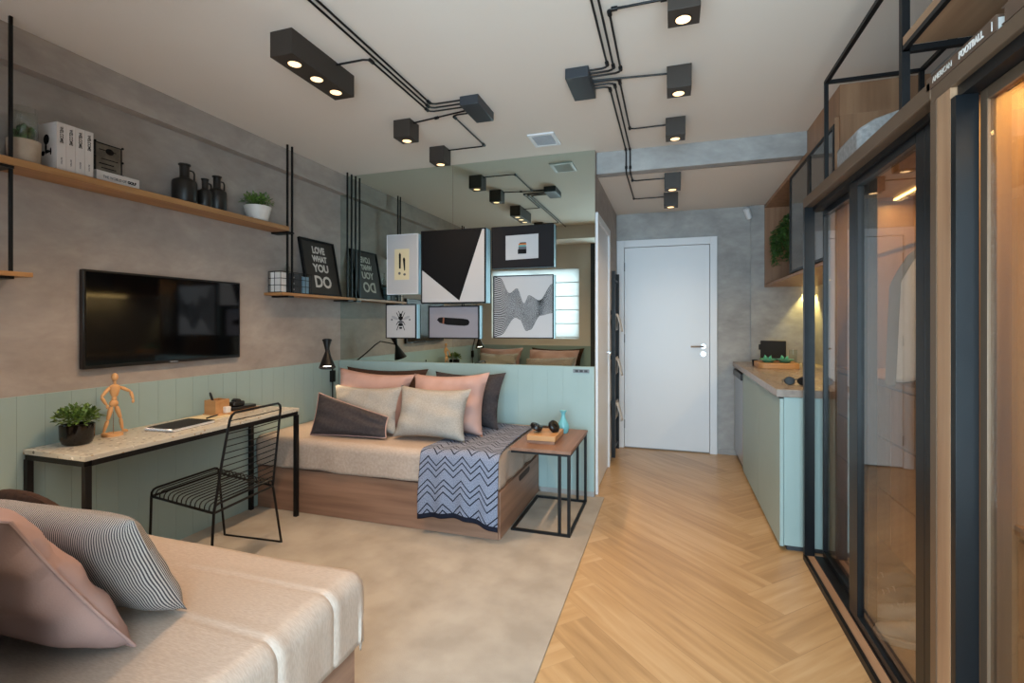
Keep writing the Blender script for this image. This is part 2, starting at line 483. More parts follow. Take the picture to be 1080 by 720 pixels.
# ------------------------------------------------------------------ the room
XL, XR, YM, YB, ZC, ZS = -2.83, 1.30, 3.77, 5.36, 2.625, 2.46

def clip_poly(P, x0, x1, y0, y1):
    def cl(P, ins, cut):
        out = []
        for i, b in enumerate(P):
            a = P[i - 1]
            if ins(b):
                if not ins(a): out.append(cut(a, b))
                out.append(b)
            elif ins(a): out.append(cut(a, b))
        return out
    def lx(v): return lambda a, b: (v, a[1] + (b[1] - a[1]) * (v - a[0]) / (b[0] - a[0]))
    def ly(v): return lambda a, b: (a[0] + (b[0] - a[0]) * (v - a[1]) / (b[1] - a[1]), v)
    for ins, cut in ((lambda p: p[0] >= x0, lx(x0)), (lambda p: p[0] <= x1, lx(x1)), (lambda p: p[1] >= y0, ly(y0)), (lambda p: p[1] <= y1, ly(y1))):
        if not P: break
        P = cl(P, ins, cut)
    return P

def build_floor():
    bm = bmesh.new(); uv = bm.loops.layers.uv.new('UVMap'); tn = bm.faces.layers.float.new('tone')
    n = round(PL / PW); ca = math.cos(R(45)); sa = ca; ox, oy = 0.49, 1.93
    rng = random.Random(3)
    for k in range(-60, 61):
        for m in range(-6, 7):
            for kind in (0, 1):
                if kind == 0: u0, v0, du, dv = k * PW + m * 2 * PL, k * PW, PL, PW
                else: u0, v0, du, dv = k * PW + PL + m * 2 * PL, k * PW - (n - 1) * PW, PW, PL
                tone = rng.random()
                Q = [(u0, v0), (u0 + du, v0), (u0 + du, v0 + dv), (u0, v0 + dv)]
                W = [(ca * u - sa * v + ox, sa * u + ca * v + oy) for u, v in Q]
                W2 = clip_poly(W, -0.62, XR, -1.0, YB)
                if len(W2) < 3: continue
                a = 0
                for i in range(len(W2)): a += W2[i - 1][0] * W2[i][1] - W2[i][0] * W2[i - 1][1]
                if abs(a) < 1e-5: continue
                f = bm.faces.new([bm.verts.new((x, y, 0)) for x, y in W2])
                f[tn] = tone
                for lp in f.loops:
                    x, y = lp.vert.co.x - ox, lp.vert.co.y - oy
                    u, v = ca * x + sa * y - u0, -sa * x + ca * y - v0
                    lp[uv].uv = (u, v) if kind == 0 else (v, u)
    # slab body under the boards
    def add(b):
        P = [(x, y, z) for z in b[4:6] for y in b[2:4] for x in b[0:2]]
        v = [bm.verts.new(p) for p in P]
        for q in ((0, 2, 3, 1), (0, 1, 5, 4), (2, 6, 7, 3), (0, 4, 6, 2), (1, 3, 7, 5), (4, 5, 7, 6)): bm.faces.new([v[i] for i in q])
    add((XL, XR, -1.0, YB, -0.12, -0.002))
    me = bpy.data.meshes.new('floor'); bm.to_mesh(me); bm.free(); me.materials.append(FLOOR)
    o = bpy.data.objects.new('floor', me); C.objects.link(o); tag(o, kind='structure')
build_floor()
c = MB()
c.box(XL, -0.475, 0.45, YM - 0.03, -0.002, 0.008)
tag(c.build('carpet', CARPET), 'beige mottled low pile carpet under the beds and the desk', 'carpet', kind='structure')

struct('ceiling', CEIL, (XL, XR, 0.93, 3.85, ZC, ZC + 0.1))
struct('ceiling_entry', CEIL, (-0.65, XR, 3.93, YB, ZS, ZS + 0.1))
struct('trim_entry_beam', CONC_B, (-0.545, XR, 3.84, 3.94, ZS, ZC + 0.1))
struct('trim_window_beam', CEIL, (XL, XR, -1.0, 0.94, 2.445, ZC + 0.1))
struct('trim_wall_beam', CONC_L, (XL, -2.76, 0.94, YM, ZS, ZC))
struct('wall_left', CONC_L, (XL - 0.1, XL, 0.3, YM, -0.1, ZC + 0.1))
struct('wall_back', CONC_B, (-0.7, XR + 0.1, YB, YB + 0.1, -0.1, ZS + 0.1))
struct('wall_right', CONC_B, (XR, XR + 0.1, -1.0, YB + 0.1, -0.1, ZC + 0.1))
struct('wall_partition', CONC_L, (XL - 0.1, -0.548, YM, YM + 0.12, -0.1, ZC + 0.1))
struct('trim_entry_column', CONC_B, (0.748, XR, YB - 0.025, YB, 0, ZS))
# corridor wall with the bathroom doorway
w = MB()
w.box(-0.65, -0.55, YM + 0.12, 3.86, -0.1, ZC); w.box(-0.65, -0.55, 4.56, YB, -0.1, ZC); w.box(-0.65, -0.55, 3.86, 4.56, 2.11, ZC)
w.box(-0.75, -0.65, YM + 0.12, YB, -0.1, ZC)
tag(w.build('wall_corridor', CONC_L), kind='structure')
# wall with the window behind the camera
w = MB()
y0, y1 = 0.30, 0.45
w.box(XL, -2.60, y0, y1, -0.1, 2.5); w.box(-1.26, -1.09, y0, y1, -0.1, 2.5)
w.box(-2.60, -1.26, y0, y1, -0.1, 1.08); w.box(-2.60, -1.26, y0, y1, 2.10, 2.5)
w.box(-1.19, -1.09, -1.0, y0, -0.1, 2.5)
tag(w.build('wall_window', CEIL), kind='structure')

def panelling(name, fn, a, b, step, z1):
    m = MB(); n = int(round((b - a) / step)); s = (b - a) / n
    for i in range(n): fn(m, a + i * s + 0.0006, a + (i + 1) * s - 0.0006, z1)
    fn(m, a, b, z1, True)
    return tag(m.build(name, PAINT), kind='structure')
def pl_left(m, a, b, z, back=False):
    m.box(XL, XL + (0.0125 if back else 0.014), a, b, 0.0, z - (0.001 if back else 0))
panelling('trim_wainscot_left', pl_left, 0.47, 3.72, 0.108, 0.98)
def pl_head(m, a, b, z, back=False):
    m.box(a, b, (3.7275 if back else 3.726), YM, 0.045, z - (0.001 if back else 0))
panelling('trim_wainscot_headboard', pl_head, XL + 0.014, -0.548, 0.118, 0.98)
def pl_near(m, a, b, z, back=False):
    m.box(a, b, 0.45, (0.459 if back else 0.464), 0.0, z - (0.001 if back else 0))
panelling('trim_wainscot_window', pl_near, XL + 0.014, -1.09, 0.11, 0.98)
struct('baseboard_headboard', CONC_B, (-0.96, -0.548, 3.722, YM, 0, 0.045))
struct('baseboard_back', CONC_B, (0.46, 0.748, 5.35, YB, 0, 0.05))

# doors
d = empty('door_1', (-0.05, 5.36, 0)); tag(d, 'white flat entrance door at the end of the corridor', 'door', kind='structure')
DY = 5.335
bx('door_leaf', WHITE, (-0.465, 0.368, DY, DY + 0.035, 0.012, 2.10), d, 0.002)
f = MB(); f.box(-0.546, -0.469, DY - 0.012, 5.365, 0, 2.178); f.box(0.372, 0.44, DY - 0.012, 5.365, 0, 2.178); f.box(-0.469, 0.372, DY - 0.012, 5.365, 2.104, 2.178)
f.build('door_frame', WHITE, d, bevel=0.003)
h = MB(); h.cone((0.31, DY, 1.075), (0.31, DY - 0.008, 1.075), 0.024, n=20); h.tube([(0.31, DY - 0.006, 1.075), (0.31, DY - 0.05, 1.075), (0.295, DY - 0.055, 1.075), (0.19, DY - 0.052, 1.073)], 0.009)
tag(h.build('door_handle', SILVER, d), 'chrome lever handle')
k = MB(); k.cone((0.31, DY, 1.0), (0.31, DY - 0.012, 1.0), 0.026, n=20); k.cone((0.31, DY - 0.012, 1.0), (0.31, DY - 0.025, 1.0), 0.012, n=16)
k.build('lock', SILVER, d)
for z in (0.25, 1.15, 1.9): bx('hinge', CHAR, (-0.472, -0.462, DY - 0.006, DY + 0.002, z - 0.045, z + 0.045), d)
d = empty('door_2', (-0.55, 4.2, 0)); tag(d, 'white bathroom door frame on the left side of the corridor', 'door', kind='structure')
f = MB(); f.box(-0.56, -0.53, 3.80, 3.865, 0, 2.16); f.box(-0.56, -0.53, 4.555, 4.62, 0, 2.16); f.box(-0.56, -0.53, 3.865, 4.555, 2.10, 2.16)
f.build('door_frame', WHITE, d, bevel=0.003)
bx('door_leaf', WHITE, (-0.58, -0.546, 3.865, 4.555, 0.01, 2.10), d)
h = MB(); h.tube([(-0.546, 4.5, 1.05), (-0.515, 4.5, 1.05), (-0.513, 4.40, 1.05)], 0.008); h.build('door_handle', SILVER, d)

# window with roman blind, behind the camera (seen in the mirror)
w = empty('window_1', (-1.93, 0.38, 1.08)); tag(w, 'window with a pale roman blind, seen in the mirror', 'window', kind='structure')
f = MB()
for b in ((-2.60, -2.56, 0.31, 0.36, 1.08, 2.10), (-1.30, -1.26, 0.31, 0.36, 1.08, 2.10), (-2.56, -1.30, 0.31, 0.36, 1.08, 1.12), (-2.56, -1.30, 0.31, 0.36, 2.06, 2.10), (-1.95, -1.91, 0.31, 0.36, 1.12, 2.06)): f.box(*b)
f.build('window_frame', WHITE, w)
bl = MB()
for i in range(5):
    z0 = 1.10 + i * 0.2
    bl.box(-2.595, -1.265, 0.405, 0.409, z0 + 0.004, z0 + 0.196)
bl.build('roman_blind', BLIND, w)
rd = MB()
for i in range(6): rd.box(-2.595, -1.265, 0.402, 0.412, 1.10 + i * 0.2 - 0.004, 1.10 + i * 0.2 + 0.004)
rd.build('blind_rod', mat('blind_seam', 'b9bcc0', rough=0.8), w)
struct('trim_balcony_jamb', CHAR, (-1.09, -0.985, 0.28, 0.468, 0, 2.445))
# balcony door frame behind the camera
f = MB(); f.box(-1.09, -1.03, -0.94, -0.88, 0, 2.445); f.box(1.22, 1.28, -0.94, -0.88, 0, 2.445); f.box(-1.03, 1.22, -0.94, -0.88, 2.385, 2.445)
tag(f.build('window_2', BLACK), 'black metal frame of the balcony opening behind the camera', 'window', kind='structure')

# ------------------------------------------------------------------ mirror
m = empty('wall_mirror', (-1.69, YM, 0.98), 'tall frameless mirror covering the wall above the teal headboard', 'mirror')
bx('mirror_panel', MIRROR, (XL + 0.002, -1.7255, YM - 0.006, YM - 0.0005, 0.982, ZC - 0.002), m)
bx('mirror_panel', MIRROR, (-1.7225, -0.548, YM - 0.006, YM - 0.0005, 0.982, ZC - 0.002), m)

# ------------------------------------------------------------------ beds
def sheet(sx0, sx1, sy0, sy1, z, hang, r, ripple, seams=(), nu=90, nv=60, right=True, front=True, back=False, hangf=None):
    """bedspread as one sheet; hangs over +x and over -y (front) and/or +y (back)"""
    hf = hangf if hangf is not None else hang
    x1 = sx1 + (hang if right else 0); ya = sy0 - (hf if front else 0); yb = sy1 + (hf if back else 0)
    def f(u, v):
        s = sx0 + (x1 - sx0) * u; t = ya + (yb - ya) * v
        dx = max(0, s - sx1); dy = (sy0 - t) if t < sy0 else max(0, t - sy1); sg = -1 if t < sy0 else 1
        d = max(dx, dy) if min(dx, dy) == 0 else (dx ** 4 + dy ** 4) ** 0.25
        cx, cy = min(s, sx1), min(max(t, sy0), sy1)
        zz = z
        for q in seams: zz += 0.0022 * math.exp(-((t - q[0] - 0.016) / 0.02) ** 2) - 0.0035 * math.exp(-((t - q[0] + .004) / 0.006) ** 2)
        zz += 0.0035 * math.sin(9 * s + 3 * math.sin(4 * t)) * math.sin(7 * t + s * 2) 
        if d <= 0: return Vector((cx, cy, zz))
        nx, ny = dx, sg * dy
        l = math.hypot(nx, ny); nx /= l; ny /= l
        th = min(d / r, math.pi / 2)
        out = r * math.sin(th); down = r * (1 - math.cos(th)) + max(0, d - r * math.pi / 2)
        ph = (s if dy > 0 else 0) * 26 + (t if dx > 0 else 0) * 31
        k = min(1, max(0, down - 0.02) / 0.16)
        out += ripple * k * (0.5 * math.sin(ph) + 0.5 * math.sin(ph * 0.57 + 1.3))
        for q in seams:
            if dx > 0: out += 0.003 * math.exp(-((t - q[0] - 0.016) / 0.02) ** 2) - 0.006 * math.exp(-((t - q[0] + .004) / 0.007) ** 2)
        return Vector((cx + nx * out, cy + ny * out, zz - down))
    return MB().grid(f, nu, nv)

def bed(name, label, x0, x1, y0, y1, group):
    e = empty(name, ((x0 + x1) / 2, (y0 + y1) / 2, 0), label, 'bed', group)
    b = MB()
    b.box(x0, x1, y0, y1, 0.009, 0.302)
    b.build('bed_base', WAL_X, e, bevel=0.003)
    MB().box(x0 + 0.02, x1 - 0.03, y0 + 0.025, y1 - 0.02, 0.302, 0.485).build('mattress', BEIGE, e, bevel=0.03)
    return e
FB = bed('bed', 'single bed against the mirror wall with a zigzag throw and wooden drawer base', -2.80, -0.987, 2.80, 3.72, 'twin beds')
NB = bed('bed', 'single bed in the foreground with beige cover and a striped cushion', -2.80, -0.987, 0.47, 1.375, 'twin beds')
# drawer front on the foot end of the far bed, handle cut as a dark slot
def drawer_front(parent, xa, ya, yb):
    dr = bx('drawer', WAL_Y, (xa, xa + 0.012, ya, yb, 0.012, 0.296), parent, 0.002)
    s = MB(); yc = (ya + yb) / 2 + 0.06
    s.prism([(yc + 0.13 * a, 0.262 + 0.02 * b) for a, b in ((-1, 0.5), (-0.9, 1), (0.9, 1), (1, 0.5), (1, -0.3), (0.85, -1), (-0.85, -1), (-1, -0.3))], lambda u, v, w: Vector((w, u, v)), xa + 0.010, xa + 0.0135)
    hd = s.build('drawer_handle', mat('handle_slot', '3b2416', rough=0.6), dr, world=True)
    tag(hd, 'dark cut-out handle')
drawer_front(FB, -0.987, 2.806, 3.715)
drawer_front(NB, -0.987, 0.476, 1.37)
sheet(-2.795, -1.03, 2.83, 3.70, 0.513, 0.225, 0.045, 0.008, right=True, front=True).build('bedspread', COVER, FB, solid=0.006)
sheet(-2.795, -0.995, 0.50, 1.345, 0.512, 0.245, 0.055, 0.007, seams=((1.225,), (1.008,)), nu=110, nv=110, right=True, front=False, back=True).build('bedspread', COVER, NB, solid=0.006)

# throw across the far bed
def throw():
    ys, yf, zt, r = 3.64, 2.765, 0.528, 0.05
    L = (ys - yf) + 0.41
    def f(u, v):
        d = v * L
        q = min(1.0, d / 0.85)
        xa = -1.375 - 0.115 * q; xb = -0.992 + 0.02 * max(0, q - 0.8) / 0.2
        x = xa + (xb - xa) * u
        hump = 0.006 * math.sin(13 * x + 5 * d)
        flat = ys - yf - r
        if d <= flat: return Vector((x, ys - d, zt + hump))
        th = min((d - flat) / r, math.pi / 2); rest = max(0, d - flat - r * math.pi / 2)
        k = min(1, rest / 0.25)
        y = yf + r - r * math.sin(th) - 0.012 * k * (1 + math.sin(22 * u + 1.0)) - 0.012 * k
        z = zt + hump * (1 - k) - r * (1 - math.cos(th)) - rest
        z += k * (0.03 * math.sin(math.pi * u) * 0.8 - 0.028 * max(0, u - 0.55) / 0.45 + 0.01)
        return Vector((x, y, z))
    m = MB().grid(f, 60, 130, lambda u, v: (u * 0.56, v * L))
    o = m.build('throw', ZIG, solid=0.007)
    return tag(o, 'grey and navy zigzag knitted throw draped over the foot of the far bed', 'throw')
throw()

# ------------------------------------------------------------------ cushions
def pillow(name, label, cs, t, mt, pinch=0.055, n=22, wr=0.006, seed=0, piping=None, group=None, uvs=(0.6, 0.4), puff=0.55, cat='cushion'):
    bl, br, tr, tl = [Vector(c) for c in cs]
    nrm = (br - bl).cross(tl - bl).normalized()
    rng = random.Random(seed); a1, a2, a3 = rng.uniform(0, 6), rng.uniform(0, 6), rng.uniform(0, 6)
    def P(u, v, side):
        a, b = 2 * u - 1, 2 * v - 1
        # edges bow inwards between the four pointed corners
        uu = u - a * pinch * (1 - b * b); vv = v - b * pinch * 1.2 * (1 - a * a)
        p = bl * (1 - uu) * (1 - vv) + br * uu * (1 - vv) + tr * uu * vv + tl * (1 - uu) * vv
        h = max(0.0, (1 - a ** 4) * (1 - b ** 4)) ** puff
        h *= 1 + 0.10 * (math.exp(-((b + 0.35) ** 2) * 2) - 0.5)
        w = wr * (math.sin(7 * a + 3 * b + a1) * math.sin(5 * b - 4 * a + a2) + 0.6 * math.sin(13 * a * b + a3)) * min(1, h * 1.5)
        return p + nrm * side * (h * t / 2 + w)
    m = MB()
    arc = [0.0]
    for i in range(n): arc.append(arc[-1] + (P((i + 1) / n, 0.5, 1) - P(i / n, 0.5, 1)).length)
    for s in (1, -1):
        m.grid(lambda u, v: P(u, v, s), n, n, lambda u, v: (arc[int(round(u * n))], v * uvs[1]))
    e = m.build(name, mt, weld=True, angle=75)
    tag(e, label, cat, group)
    if piping:
        q = []
        for i in range(n): q.append(P(i / n, 0, 1))
        for i in range(n): q.append(P(1, i / n, 1))
        for i in range(n): q.append(P(1 - i / n, 1, 1))
        for i in range(n): q.append(P(0, 1 - i / n, 1))
        q = [x - (WL[e.name]) for x in q]
        pm = MB().tube(q, 0.004, 6, close=True)
        po = pm.build('piping', piping, None)
        po.parent = e
    return e
G1 = 'cushions on the far bed'
pillow('cushion', 'dark brown cushion standing at the very back against the headboard, behind the left pink one', [(-2.66, 3.56, 0.52), (-1.91, 3.56, 0.52), (-1.895, 3.66, 0.935), (-2.68, 3.66, 0.935)], 0.11, BROWNF, seed=1, group=G1)
pillow('cushion', 'charcoal brown cushion at the right end of the pillow row on the far bed', [(-1.80, 3.50, 0.53), (-1.205, 3.42, 0.525), (-1.195, 3.58, 0.935), (-1.80, 3.60, 0.925)], 0.12, DARKF, seed=2, group=G1)
pillow('cushion', 'pink cushion by the left wall, behind the left grey linen cushion', [(-2.55, 3.28, 0.52), (-1.93, 3.28, 0.52), (-1.885, 3.42, 0.915), (-2.575, 3.42, 0.95)], 0.16, PINK, seed=3, group=G1)
pillow('cushion', 'large pink cushion with wrinkled side behind the right grey linen cushion', [(-1.86, 3.23, 0.52), (-1.235, 3.19, 0.525), (-1.25, 3.37, 0.955), (-1.875, 3.39, 0.925)], 0.17, PINK, seed=4, group=G1, wr=0.009)
pillow('cushion', 'light grey linen cushion partly hidden behind the dark lumbar cushion', [(-2.39, 3.06, 0.52), (-1.835, 3.06, 0.525), (-1.855, 3.18, 0.85), (-2.445, 3.19, 0.845)], 0.11, BEIGE, seed=5, group=G1)
pillow('cushion', 'light grey linen cushion at the front beside the zigzag throw', [(-1.82, 2.99, 0.53), (-1.285, 2.99, 0.53), (-1.29, 3.12, 0.865), (-1.84, 3.13, 0.87)], 0.14, BEIGE, seed=6, group=G1)
pillow('cushion', 'charcoal lumbar cushion with pink edge, front left on the far bed', [(-2.44, 2.91, 0.52), (-1.835, 2.93, 0.535), (-1.85, 2.98, 0.665), (-2.465, 3.03, 0.80)], 0.10, DARKF, seed=7, piping=PINK, group=G1, pinch=0.02)
G2 = 'cushions on the near bed'
pillow('cushion', 'pink cushion in the bottom left corner, right end of the near bed', [(-1.95, 0.84, 0.53), (-1.255, 0.875, 0.522), (-1.225, 0.62, 0.925), (-1.95, 0.60, 0.925)], 0.14, PINK, piping=PINK, seed=8, group=G2, wr=0.009, pinch=0.03, n=30)
pillow('cushion', 'pink cushion by the left wall on the near bed, seen only in the mirror', [(-2.72, 0.75, 0.53), (-2.05, 0.75, 0.53), (-2.05, 0.60, 0.95), (-2.74, 0.60, 0.95)], 0.18, PINK, seed=9, group=G2)
pillow('cushion', 'black and white striped ticking cushion in front of the pink cushion on the near bed', [(-1.93, 0.985, 0.525), (-1.268, 1.025, 0.525), (-1.215, 0.845, 0.845), (-1.93, 0.865, 0.815)], 0.13, STRIPE, seed=10, group=G2, wr=0.003, pinch=0.02, uvs=(0.66, 0.36), n=30)
pillow('cushion', 'beige cushion by the left wall on the near bed, seen only in the mirror', [(-2.66, 0.94, 0.53), (-2.06, 0.94, 0.53), (-2.06, 0.80, 0.88), (-2.66, 0.80, 0.88)], 0.14, BEIGE, seed=11, group=G2)
pillow('cushion', 'dark brown cushion standing behind the pink ones on the near bed', [(-1.95, 0.575, 0.53), (-1.20, 0.575, 0.53), (-1.17, 0.505, 0.95), (-1.95, 0.505, 0.95)], 0.05, BROWNF, seed=12, group=G2)
# round brown cushion leaning behind the striped one
m = MB(); M = Matrix.Rotation(R(-68), 4, 'X')
m.ball((0, 0, 0), (0.225, 0.128, 0.05), 32, 12, M)
o = m.build('round_cushion', BROWNF); o.location = (-2.09, 1.11, 0.516); WL[o.name] = Vector((-2.09, 1.11, 0.516))
tag(o, 'round dark brown cushion peeking up behind the striped cushion at the left edge', 'cushion', G2)

# ------------------------------------------------------------------ desk
e = empty('desk', (-2.6, 2.1, 0), 'long narrow desk with terrazzo top and thin black metal legs under the television', 'desk')
bx('desk_top', TERR, (-2.81, -2.40, 1.465, 2.755, 0.716, 0.738), e, 0.002)
fr = MB(); r = 0.0125
for y in (1.48, 2.74): fr.box(-2.80, -2.41, y - r, y + r, 0.692, 0.716)
for x in (-2.7975, -2.4125): fr.box(x - r, x + r, 1.4925, 2.7275, 0.692, 0.716)
fr.build('desk_frame', BLACK, e)
for x in (-2.7975, -2.4125):
    for y in (1.48, 2.74): bx('leg', BLACK, (x - r, x + r, y - r, y + r, 0.008, 0.692), e)

# plant on the desk
def leaf(m, c, d, up, L, W):
    d = Vector(d).normalized(); s = d.cross(Vector(up)).normalized()
    if s.length < 0.1: s = d.orthogonal().normalized()
    n = s.cross(d).normalized(); c = Vector(c)
    p = [c, c + d * L * 0.45 + s * W / 2 + n * W * 0.15, c + d * L - n * L * 0.06, c + d * L * 0.45 - s * W / 2 + n * W * 0.15]
    mid = c + d * L * 0.5 - n * W * 0.08
    v = [m.bm.verts.new(q) for q in p]; k = m.bm.verts.new(mid)
    for i in range(4): m.bm.faces.new((v[i], v[(i + 1) % 4], k))
def bush(m, c, rx, rz, n, L, W, rng, flat=0.0):
    c = Vector(c)
    for i in range(n):
        a = rng.uniform(0, 2 * math.pi); ph = math.acos(rng.uniform(flat, 1)); q = rng.uniform(0.45, 1)
        d = Vector((math.sin(ph) * math.cos(a), math.sin(ph) * math.sin(a), math.cos(ph)))
        p = c + Vector((d.x * rx * q, d.y * rx * q, d.z * rz * q))
        dd = (d + Vector((rng.uniform(-.6, .6), rng.uniform(-.6, .6), rng.uniform(-.3, .7)))).normalized()
        leaf(m, p, dd, (rng.uniform(-.4, .4), rng.uniform(-.4, .4), 1), L * rng.uniform(.7, 1.2), W * rng.uniform(.7, 1.2))
rng = random.Random(5)
e = empty('potted_plant', (-2.69, 1.61, 0.738), 'bushy green plant in a shiny black pot at the near end of the desk', 'plant')
MB().lathe([(0.0, 0.738), (0.045, 0.738), (0.057, 0.746), (0.065, 0.77), (0.067, 0.832), (0.064, 0.834), (0.061, 0.828), (0.06, 0.812), (0, 0.812)], (-2.69, 1.61, 0), 36).build('pot', POTB, e)
MB().cone((-2.69, 1.61, 0.812), (-2.69, 1.61, 0.822), 0.059, n=24).build('soil', SOIL, e)
m = MB()
for i in range(15):
    a = i * 2.4; rr = 0.066 * math.sqrt((i + .5) / 15)
    bush(m, (-2.69 + rr * math.cos(a) * 0.9, 1.61 + rr * 1.05 * math.sin(a), 0.845 + 0.035 * (1 - rr / 0.08)), 0.034, 0.05, 34, 0.024, 0.017, rng, -0.3)
m.build('foliage', LEAF, e, fixn=False)

# wooden artist's mannequin
e = empty('mannequin', (-2.72, 1.79, 0.738), 'jointed wooden artist mannequin striding on the desk beside the black pot', 'figurine')
X0 = -2.72
def V(y, z, dx=0.0): return Vector((X0 + dx, y, z))
MB().cone((X0, 1.785, 0.738), (X0, 1.785, 0.750), 0.045, n=28).build('base', MANN, e)
MB().tube([V(1.79, 0.75), V(1.79, 0.86)], 0.002, 6).build('rod', SILVER, e)
MB().ball(V(1.797, 1.036), (0.015, 0.0145, 0.021), 16, 12).build('head', MANN, e)
MB().cone(V(1.797, 0.996), V(1.797, 1.018), 0.006, n=10).build('neck', MANN, e)
MB().lathe([(0.001, 0.935), (0.014, 0.937), (0.019, 0.95), (0.027, 0.975), (0.025, 0.99), (0.012, 0.998), (0.001, 0.998)], V(1.796, 0), 20, Matrix.Diagonal((0.62, 1, 1, 1))).build('chest', MANN, e)
MB().ball(V(1.794, 0.925), (0.010, 0.0125, 0.015), 14, 9).build('waist', MANN, e)
MB().lathe([(0.001, 0.885), (0.012, 0.886), (0.021, 0.895), (0.020, 0.908), (0.012, 0.918), (0.001, 0.918)], V(1.792, 0), 18, Matrix.Diagonal((0.7, 1, 1, 1))).build('pelvis', MANN, e)
def limb(nm, a, b, ra, rb): MB().tube([a, a + (b - a) * 0.1, a + (b - a) * 0.35, a + (b - a) * 0.9, b], [ra * .6, ra * .9, ra, rb, rb * .6], 10).build(nm, MANN, e)
limb('upper_arm', V(1.771, 0.984), V(1.728, 0.944, .01), 0.009, 0.007); limb('forearm', V(1.728, 0.942, .01), V(1.743, 0.90, .025), 0.008, 0.0055)
limb('upper_arm', V(1.822, 0.982), V(1.866, 0.955, .01), 0.009, 0.007); limb('forearm', V(1.868, 0.953, .01), V(1.868, 0.912, .03), 0.008, 0.0055)
limb('thigh', V(1.780, 0.886), V(1.758, 0.822, .008), 0.011, 0.008); limb('shin', V(1.758, 0.82, .008), V(1.744, 0.762), 0.0085, 0.006)
limb('thigh', V(1.804, 0.886), V(1.822, 0.822, .004), 0.011, 0.008); limb('shin', V(1.822, 0.82, .004), V(1.834, 0.762), 0.0085, 0.006)
for y, z in ((1.743, 0.893), (1.867, 0.904)): MB().ball(V(y, z, .03), (0.005, 0.007, 0.011), 10, 7).build('hand', MANN, e)
for y in (1.741, 1.838): MB().ball(V(y, 0.755, 0.012), (0.022, 0.0095, 0.008), 14, 8).build('foot', MANN, e)

# notebooks and pen
def nb(name, label, c, sx, sy, th, rz, m1, pages, group=None):
    e = empty(name, c, label, 'notebook', group, rz=rz)
    bx('pages', pages, (-sx / 2 + .003, sx / 2 - .003, -sy / 2 + .003, sy / 2 - .003, 0.0015, th - 0.0015), e, 0, False)
    bx('cover', m1, (-sx / 2, sx / 2, -sy / 2, sy / 2, th - 0.0015, th), e, 0.0006, False)
    bx('back_cover', m1, (-sx / 2, sx / 2, -sy / 2, sy / 2, 0, 0.0015), e, 0.0006, False)
    return e
n1 = nb('notebook', 'black covered spiral notebook lying open side down across the desk', (-2.595, 2.06, 0.738), 0.19, 0.27, 0.016, R(4), BLACKM, PAPER)
sp = MB()
for i in range(24): sp.tube([(-0.09 + 0.0078 * i, -0.135 + 0.007 * math.cos(t * math.pi / 4), 0.008 + 0.009 * math.sin(t * math.pi / 4)) for t in range(8)], 0.0008, 4, close=True)
sp.build('spiral', SILVER, n1, world=False)
n2 = nb('notebook', 'cream notebook behind the black spiral one on the desk', (-2.66, 2.29, 0.738), 0.20, 0.20, 0.008, R(-6), CREAM, PAPER)
e = empty('pen', (-2.63, 2.29, 0.746), 'black pen lying on the cream notebook', 'pen', rz=R(18))
MB().cone((0, -0.06, 0.0045), (0, 0.05, 0.0045), 0.0045, n=10).build('barrel', BLACKP, e, world=False)
MB().cone((0, 0.05, 0.0045), (0, 0.068, 0.0045), 0.004, 0.001, n=10).build('tip', SILVER, e, world=False)
# desk organiser
e = empty('desk_organiser', (-2.70, 2.48, 0.738), 'wooden desk organiser holding a pen, a white cube and a black tape dispenser', 'organiser')
bx('tray', PINE, (-2.76, -2.63, 2.33, 2.66, 0.738, 0.752), e, 0.003)
b = MB(); b.box(-2.75, -2.66, 2.335, 2.345, 0.752, 0.835); b.box(-2.75, -2.66, 2.425, 2.435, 0.752, 0.835); b.box(-2.75, -2.742, 2.345, 2.425, 0.752, 0.835); b.box(-2.668, -2.66, 2.345, 2.425, 0.752, 0.835); b.box(-2.742, -2.668, 2.345, 2.425, 0.752, 0.758)
b.build('pen_box', PINE, e)
e = empty('marker', (-2.70, 2.37, 0.758), 'thick black marker standing tilted in the wooden pen box', 'pen')
MB().cone((-2.70, 2.375, 0.76), (-2.715, 2.348, 0.872), 0.0075, n=12).build('barrel', BLACKP, e)
MB().cone((-2.715, 2.348, 0.872), (-2.717, 2.345, 0.884), 0.0075, 0.004, n=12).build('cap', BLACKP, e)
tag(bx('memo_cube', PAPER, (-2.665, -2.635, 2.39, 2.425, 0.752, 0.79), None, 0.002), 'small white memo cube beside the wooden pen box', 'memo cube')
e = empty('tape_dispenser', (-2.69, 2.53, 0.752), 'black tape dispenser on the wooden organiser', 'tape dispenser')
bx('base', BLACKP, (-2.73, -2.65, 2.45, 2.64, 0.752, 0.772), e, 0.004)
bx('holder', BLACKP, (-2.72, -2.66, 2.47, 2.56, 0.772, 0.805), e, 0.01)
MB().cone((-2.71, 2.515, 0.80), (-2.67, 2.515, 0.80), 0.022, n=20).build('roll', BLACKM, e)

